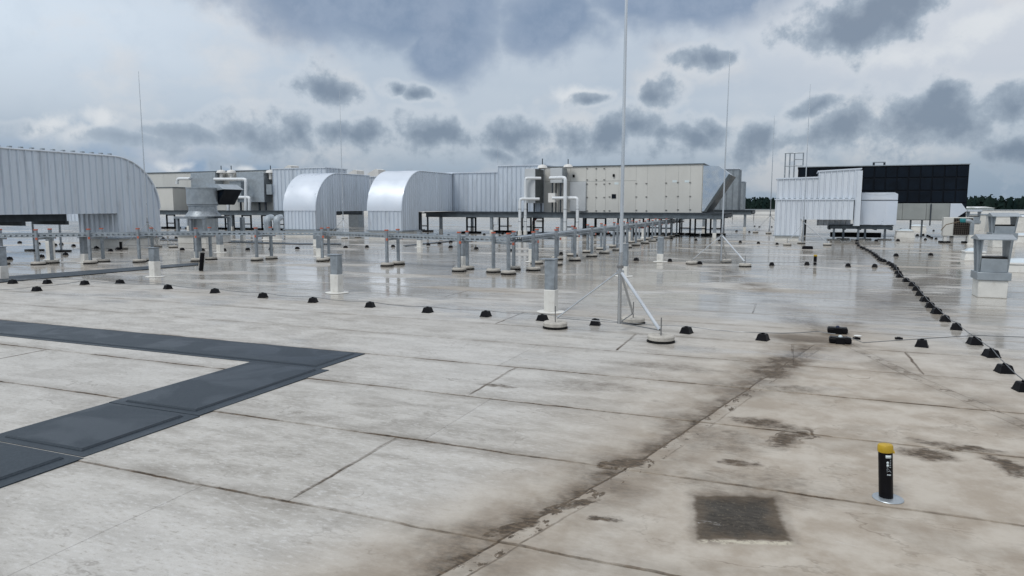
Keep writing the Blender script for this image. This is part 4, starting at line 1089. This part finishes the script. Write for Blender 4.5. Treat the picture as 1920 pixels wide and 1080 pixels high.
# ================================================================== BLACK VENT PIPES
def vpipe(px, pb, pt, label, r_=.042, cap=False, lean=(0, 0), disc=False, sticker=False):
    x, y = G(px, pb); h = HT(px, pt, (x, y))
    e = empty('vent_pipe', (x, y, 0))
    top = (x + lean[0], y + lean[1], h - (.05 if cap else 0))
    L0 = Vector((x, y, .008)); L1 = Vector(top)
    MB().tube([tuple(L0), tuple(L1)], r_, 20).build('pipe', 'black_plastic', e)
    ax = (L1 - L0).normalized()
    if cap:
        prof = []
        c0 = L1 - ax * .018
        MB().tube([tuple(c0), tuple(c0 + ax * .006), tuple(c0 + ax * .034), tuple(c0 + ax * .042), tuple(c0 + ax * .046)], [r_ * 1.06, r_ * 1.12, r_ * 1.08, r_ * .98, r_ * .6], 24).build('cap', 'yellow_plastic', e)
        MB().box(c0.x + r_ * .9, c0.x + r_ * 1.22, c0.y - .014, c0.y + .014, c0.z - .002, c0.z + .01).build('cap_tab', 'yellow_plastic', e)
    if disc: MB().lathe(x + .01, y, [(.084, .008), (.081, .012), (.072, .0145), (.04, .016)], 32).build('base_disc', 'galvanized_light', e)
    if sticker:
        vd = Vector((-x, -y, 0)).normalized(); rd = Vector((-vd.y, vd.x, 0))
        def patch(u0, u1, t0, t1, mat='sticker_white', nm='printed_mark'):
            m_ = MB(); rr = r_ + .0012
            for t in (t0, t1):
                c_ = L0.lerp(L1, t)
                for u in [u0 + (u1 - u0) * i / 4 for i in range(5)]:
                    m_.v.append(tuple(c_ + vd * (rr * math.cos(u)) + rd * (rr * math.sin(u))))
            m_.f = [(i, i + 1, 6 + i, 5 + i) for i in range(4)]
            o = m_.build(nm, mat, e); sol = o.modifiers.new('thick', 'SOLIDIFY'); sol.thickness = .0008
        patch(.05, .85, .845, .905)
        for t in (.70, .755):
            patch(.16, .46, t - .018, t + .018); patch(.22, .40, t - .026, t + .026)
        for i in range(5): patch(.55 + .03 * i, .80, .66 + i * .035, .675 + i * .035, 'galvanized_light')
        for i in range(7): patch(.2 + i * .09, .26 + i * .09, .655 - i * .016, .667 - i * .016, 'galvanized_light')
        patch(.2, .24, .55, .64, 'galvanized_light'); patch(.3, .75, .585, .592, 'galvanized_light')
        patch(.2, .78, .50, .525, 'galvanized_light'); patch(.5, .76, .505, .52)
    tag(e, label, 'vent pipe', 'black vent pipes')
vpipe(1661, 936, 826, 'black vent pipe with yellow cap and white print in the foreground', .038, True, (-.018, .01), True, True)
vpipe(1528, 497, 476, 'far black vent pipe with yellow cap beyond the drain boxes', .045, True)
vpipe(377, 508, 474, 'bare black pipe leaning right beside the tray run', .055, False, (.05, .03))
vpipe(227, 468, 453, 'short bare black pipe at the foot of the big bent duct', .05)

# ================================================================== LIGHTNING MASTS
mfoot = MB().lathe(0, 0, [(.145, .022), (.168, .034), (.17, .075), (.155, .092), (.10, .094), (.07, .082), (.02, .082)], 28).mesh('concrete_foot', 'concrete')
mpad = MB().lathe(0, 0, [(.165, .0), (.176, .004), (.176, .018), (.16, .022)], 28).mesh('rubber_pad', 'rubber')
def mast(c, feet, apex, top, label, r_=.024, tilt=(0, 0)):
    x, y = c
    e = empty('lightning_mast', (x, y, 0))
    zj = apex + .25
    MB().tube([(x, y, .1), (x, y, apex + .02), (x + tilt[0] * .2, y, zj)], r_ * 1.15, 12).build('lower_tube', 'stainless', e)
    MB().tube([(x + tilt[0] * .2, y, zj - .05), (x + tilt[0] * .5, y, (zj + top) / 2), (x + tilt[0], y + tilt[1], top)], [r_, r_ * .8, r_ * .33], 12).build('rod', 'aluminium', e)
    MB().lathe(x, y, [(r_ * 1.3, apex + .03), (r_ * 1.9, apex + .035), (r_ * 1.9, apex + .07), (r_ * 1.3, apex + .075)], 12).build('clamp', 'bolt_steel', e)
    MB().lathe(x, y, [(r_ * 1.2, apex - .05), (r_ * 2.2, apex - .045), (r_ * 2.2, apex), (r_ * 1.2, apex + .004)], 8).build('clamp', 'stainless', e)
    for n_, (fx_, fy_) in enumerate(feet):
        f_ = place(mfoot, 'concrete_foot', (fx_, fy_, 0), e); o = place(mpad, 'rubber_pad', (0, 0, 0)); o.parent = f_
        MB().tube([(fx_, fy_, .07), (fx_, fy_, .31)], .008, 8).build('foot_bolt', 'bolt_steel', e)
        v_ = Vector((x - fx_, y - fy_, 0)).normalized()
        MB().tube([(fx_ + v_.x * .03, fy_ + v_.y * .03, .15), (x - v_.x * r_, y - v_.y * r_, apex - .02)], r_ * (.45, .8, .9)[n_], 8).build('strut', ('stainless', 'stainless', 'aluminium')[n_], e)
        MB().tube([(fx_ + v_.x * .02, fy_ + v_.y * .02, .145), (x - v_.x * r_, y - v_.y * r_, .115)], .007, 6).build('tie_rod', 'wire', e)
    tag(e, label, 'lightning mast', 'lightning masts on tripods')
def tri(c, r_, a0): return [(c[0] + r_ * math.cos(a0 + i * 2.094), c[1] + r_ * math.sin(a0 + i * 2.094)) for i in range(3)]
mast((-2.2, 9.36), [G(1041, 615), G(1187, 606), G(1239, 641)], .83, 7.2, 'nearest tall lightning mast on a tripod with three concrete feet', tilt=(.03, 0))
mast((-2.03, 21.35), [G(1297, 495.5), G(1361, 492), G(1397, 500)], .85, 6.0, 'second lightning mast on a tripod right of the beige main unit', tilt=(.05, 0))
mast((.25, 33.6), [G(1476, 460), G(1551, 460), (.2, 34.6)], .98, 6.9, 'lightning mast standing before the white ribbed duct')
mast((-24.05, 20.7), [G(231, 467), G(325, 464.5), (-24.6, 21.6)], 1.0, 6.9, 'lightning mast at the foot of the big bent duct')
mast((-22.2, 31.2), tri((-22.2, 31.2), .9, 1.2), .98, 7.6, 'lightning mast between the two arched ducts', .02)
mast((-1.6, 47), tri((-1.6, 47), 1.0, 2.6), 1.1, 7.2, 'thin far lightning mast left of the white ribbed duct', .026)
mast((-23.5, 55), tri((-23.5, 55), 1.0, .4), 1.1, 7.6, 'faint far lightning mast above the low ribbed duct', .018)

# ================================================================== CONDUCTOR HOLDERS
hb = MB()
hb.frustum(0, 0, .0, .012, .074, .074, .072, .072)
hb.frustum(0, 0, .012, .078, .068, .068, .050, .050)
hb.frustum(0, 0, .078, .086, .050, .050, .042, .042)
hold_m = hb.mesh('body', 'black_plastic')
clip_m = MB().box(-.011, .011, -.022, .022, .086, .1).box(-.022, .022, -.006, .006, .086, .095).mesh('clip', 'black_plastic')
def base_y(yc): return yc + .0265 * (yc - 386) * 1.0
def holders(pts, lab, group, raw=False, wire=None, wlabel=None, extra=None, k0=1.0):
    P3 = []
    for i, (px, py) in enumerate(pts):
        x, y = G(px, py if raw else base_y(py))
        e = empty('conductor_holder', (x, y, 0))
        rz = random.uniform(-.3, .3)
        o = place(hold_m, 'body', (x, y, 0), e, rz); o2 = place(clip_m, 'clip', (x, y, 0), e, rz)
        tag(e, lab.format(ORD[i]), 'conductor holder', group)
        P3.append((x, y, .098))
    if wire:
        idx = wire if isinstance(wire, list) else range(len(P3))
        path = [P3[i] for i in idx]
        if extra: path = extra[0] + path + extra[1]
        fine = []
        for a, b_ in zip(path, path[1:]):
            L = math.dist(a, b_); n = max(3, int(L / .35)); j = random.uniform(-.018, .018) * min(L, 1.5)
            nx, ny = -(b_[1] - a[1]) / L, (b_[0] - a[0]) / L
            for t in range(n):
                s_ = t / n; bow = math.sin(math.pi * s_)
                fine.append((a[0] + (b_[0] - a[0]) * s_ + nx * j * bow, a[1] + (b_[1] - a[1]) * s_ + ny * j * bow, a[2] + (b_[2] - a[2]) * s_ - .02 * bow * min(L, 1.6)))
        fine.append(path[-1])
        tag(MB().tube(fine, .0048, 6).build('lightning_conductor', 'wire'), wlabel, 'conductor wire', 'conductor wires on the roof')
    return P3
near = [(24, 532), (69, 546), (89, 532), (159, 534), (225, 532), (315, 542), (403, 549.5), (493, 558), (587, 567), (694, 576), (802, 586), (911, 593.5), (1017, 601), (1116, 609.5), (1287, 625), (1430, 638), (1728, 650)]
e0 = G(0, 549) + (.06,); d0 = (.5, 9.55, .11)
P3 = holders(near[:], 'black conductor holder in the nearest row across the roof, {} from the left', 'holders of the nearest row', True,
             [1, 3, 5, 6, 7, 8, 9, 10, 11, 12, 13, 14, 15], 'thin grey wire along the nearest row of black holders', ([e0], [(.3, 9.62, .12), d0]))
def wire(label, path, r_=.0048):
    tag(MB().tube(path, r_, 6).build('lightning_conductor', 'wire'), label, 'conductor wire', 'conductor wires on the roof')
wire('short grey wire over the back holders at the left edge', [G(-30, 529) + (.09,), P3[0], P3[2], P3[4], P3[5]])
chain = [(1606.7, 451), (1607, 456), (1610, 460), (1615, 463.6), (1620, 465.5), (1626, 468.5), (1632, 471.5), (1637, 475), (1641, 478), (1645, 481), (1649, 485), (1653, 487.5), (1658, 489), (1666.7, 493),
         (1672, 496), (1676, 499), (1680, 503), (1684, 510.7), (1687, 517), (1699, 525), (1710, 532.7), (1717.7, 540.7), (1724, 550), (1734, 561), (1744, 572), (1756, 583), (1772, 597), (1793, 612), (1827, 639), (1858, 661.7), (1883, 690.7), (1919, 724)]
C3 = holders(chain, 'black conductor holder in the curving chain at the right, {} from its far end', 'holders of the curving chain', False, True,
             'grey wire bending along the curving chain of black holders', ([], [G(1960, 770) + (.095,)]))
wire('straight grey wire from the drain boxes to the right edge', [(.62, 9.5, .1), (.8, 9.4, .05), P3[16], (C3[28][0], C3[28][1], .112), G(1990, 648) + (.09,)])
mid_row = [(341.7, 467), (379.7, 468), (420, 468), (464.5, 467), (508, 466), (557.5, 465), (648, 463), (688, 462), (737, 461), (845, 462.5), (893, 465.5), (956, 469), (1007, 472), (1052, 475), (1193, 486), (1256, 488), (1312, 493), (1447, 495), (1513, 494), (1590, 497), (1640, 498)]
holders(mid_row, 'black conductor holder in the middle row behind the tray, {} from the left', 'holders of the middle row', False, True, 'thin grey wire along the middle row of black holders')
holders([(819.5, 441), (841, 441), (876, 440), (908, 439), (942.5, 437.5), (1083, 438), (1115, 439.5), (1146, 441), (1184, 442.5), (1259, 447), (1305, 449.4), (1349, 451), (1388, 453), (1422, 455), (1457, 457)],
        'black conductor holder in the back row before the main platform, {} from the left', 'holders of the back row', False, True, 'thin grey wire along the back row of black holders')
holders([(803, 458), (824, 456), (845, 453), (907.5, 445), (922.5, 444), (937.5, 443), (976, 438), (987, 438), (1017.5, 436)],
        'black conductor holder on the slanting dark strip before the platform, {} from the left', 'holders along the slanting strip')
holders([(18, 484.4), (78, 480), (123, 476)], 'black conductor holder behind the tray at far left, {} from the left edge', 'holders behind the left tray')
holders([(37, 454), (72, 456), (103, 458.5), (115, 457), (138, 460), (181, 464), (207, 469), (221, 466)], 'black conductor holder under the big bent duct, {} from the left', 'holders under the bent duct')
holders([(306, 446.7), (331, 445.5)], 'black conductor holder left of the round fan curb, {} of the pair', 'holders by the fan')
holders([(1642.7, 450.7), (1683.7, 450), (1735, 448.5)], 'black conductor holder before the smooth pale box, {} from the left', 'holders before the pale box')
holders([(1680, 478), (1745, 477), (1807, 475)], 'black conductor holder left of the nearest vent cowl, {} from the left', 'holders by the near cowl')
holders([(1689, 429.4), (1696, 430), (1700, 434), (1703, 432.3), (1707.6, 437), (1712, 438.5), (1718, 430.4), (1720, 440.5), (1731, 440), (1739, 441.7), (1742.6, 443.5), (1747, 445.8), (1750.4, 432), (1755, 447.4)],
        'far black conductor holder under the grey duct, {} from the left', 'far holders under the grey duct')
holders([(1415, 424), (1424, 425), (1447, 425), (1405, 434.5), (1381, 433)], 'far black conductor holder right of the main platform, {} in the group', 'far holders by the platform')

# ================================================================== DRAIN BOXES
def drain(px, py, w_, label, bolt):
    x, y = G(px, py)
    e = empty('drain_box', (x, y, 0))
    MB().box(x - w_ / 2, x + w_ / 2, y - .06, y + .07, .012, .072).build('body', 'black_plastic', e, .012)
    MB().box(x - w_ / 2 + .01, x + w_ / 2 - .01, y - .055, y + .062, .0725, .083).build('lid', 'black_plastic', e, .004)
    MB().box(x - .055, x + .05, y - .078, y - .061, .0, .082).build('latch', 'black_plastic', e, .004)
    MB().lathe(x, y, [(.025, .083), (.02, .1), (.008, .106)], 10).build('bolt', bolt, e)
    for s_ in (-1, 1): MB().box(x + s_ * (w_ / 2 - .04) - .025, x + s_ * (w_ / 2 - .04) + .025, y - .05, y + .06, .0, .0115).build('foot', 'black_plastic', e)
    tag(e, label, 'drain box', 'black drain boxes')
drain(1575, 644, .255, 'nearer black plastic box where the wire crosses the roof drain', 'sticker_white')
drain(1570, 625, .25, 'farther black plastic box at the drain with a blue knob', 'blue_plastic')
x, y = G(1584, 628); tag(MB().lathe(x + .15, y - .05, [(.05, .007), (.048, .011), (.02, .013)], 14).build('white_disc', 'white_paint'), 'small white disc lying right of the farther drain box', 'disc')
for i, (px, py) in enumerate([(1606, 637), (1685, 637)]):
    x, y = G(px, py)
    tag(MB().box(x - .045, x + .045, y - .018, y + .018, .008, .03).box(x - .02, x + .02, y - .024, y + .024, .01, .036).build('wire_clamp', 'black_plastic', None, .003),
        ['small dark wire clamp right of the nearer drain box', 'small dark wire clamp left of the holder before the curving chain'][i], 'clamp', 'wire clamps')
e = empty('drain_box', G(1514, 467) + (0,)); x, y = G(1514, 467)
MB().box(x - .2, x + .2, y - .1, y + .1, .0, .1).build('body', 'black_plastic', e, .01)
MB().box(x - .17, x + .17, y - .08, y + .08, .101, .12).build('lid', 'black_plastic', e)
tag(e, 'far black box before the mast at the white ribbed duct', 'drain box', 'black drain boxes')

# ================================================================== WALKWAY PADS
def pad(x0, x1, y0, y1, label, border=.1, z=.012, name='walkway_pad'):
    e = empty(name, ((x0 + x1) / 2, (y0 + y1) / 2, 0))
    MB().box(x0, x1, y0, y1, .002, .0105).build('flange', 'walkway_coating', e, .002)
    a, b_, c_, d_ = x0 + border, x1 - border, y0 + border * .62, y1 - border * .5
    MB().frustum((a + b_) / 2, (c_ + d_) / 2, .0107, .0107 + z, (b_ - a) / 2, (d_ - c_) / 2, (b_ - a) / 2 - .02, (d_ - c_) / 2 - .016).build('raised_mat', 'walkway_coating', e, .004)
    tag(e, label, 'walkway pad', 'dark walkway pads')
pad(-16.5, -4.56, 5.93, 6.76, 'long dark slate walkway pad running to the left edge', .1)
pad(-5.47, -4.44, 4.205, 5.925, 'dark slate walkway pad joined below the end of the long pad', .11, .014)
pad(-5.46, -4.42, 3.185, 4.192, 'dark slate walkway pad, second down from the long pad', .11, .014)
pad(-5.45, -4.40, 1.2, 3.172, 'dark slate walkway pad cut by the left edge, nearest the camera', .11, .014)
def strip(pts, label):
    e = MB().extr(pts, 'z', .009, .022).build('walkway_strip', 'walkway_coating', None, .004)
    tag(e, label, 'walkway strip', 'far dark walkway strips')
strip([G(-60, 536), G(372, 497.5), G(372, 493.5), G(-60, 525)], 'dark strip slanting from the left edge to the leaning black pipe')
strip([G(300, 450.5), G(560, 459), G(640, 459), G(640, 457.2), G(560, 456.6), G(300, 447.8)], 'dark strip passing before the round fan')
strip([G(760, 462.3), G(846, 453.3), G(1020, 437.2), G(1016, 436.4), G(844, 452), G(756, 460.5)], 'dark strip slanting back towards the main platform')
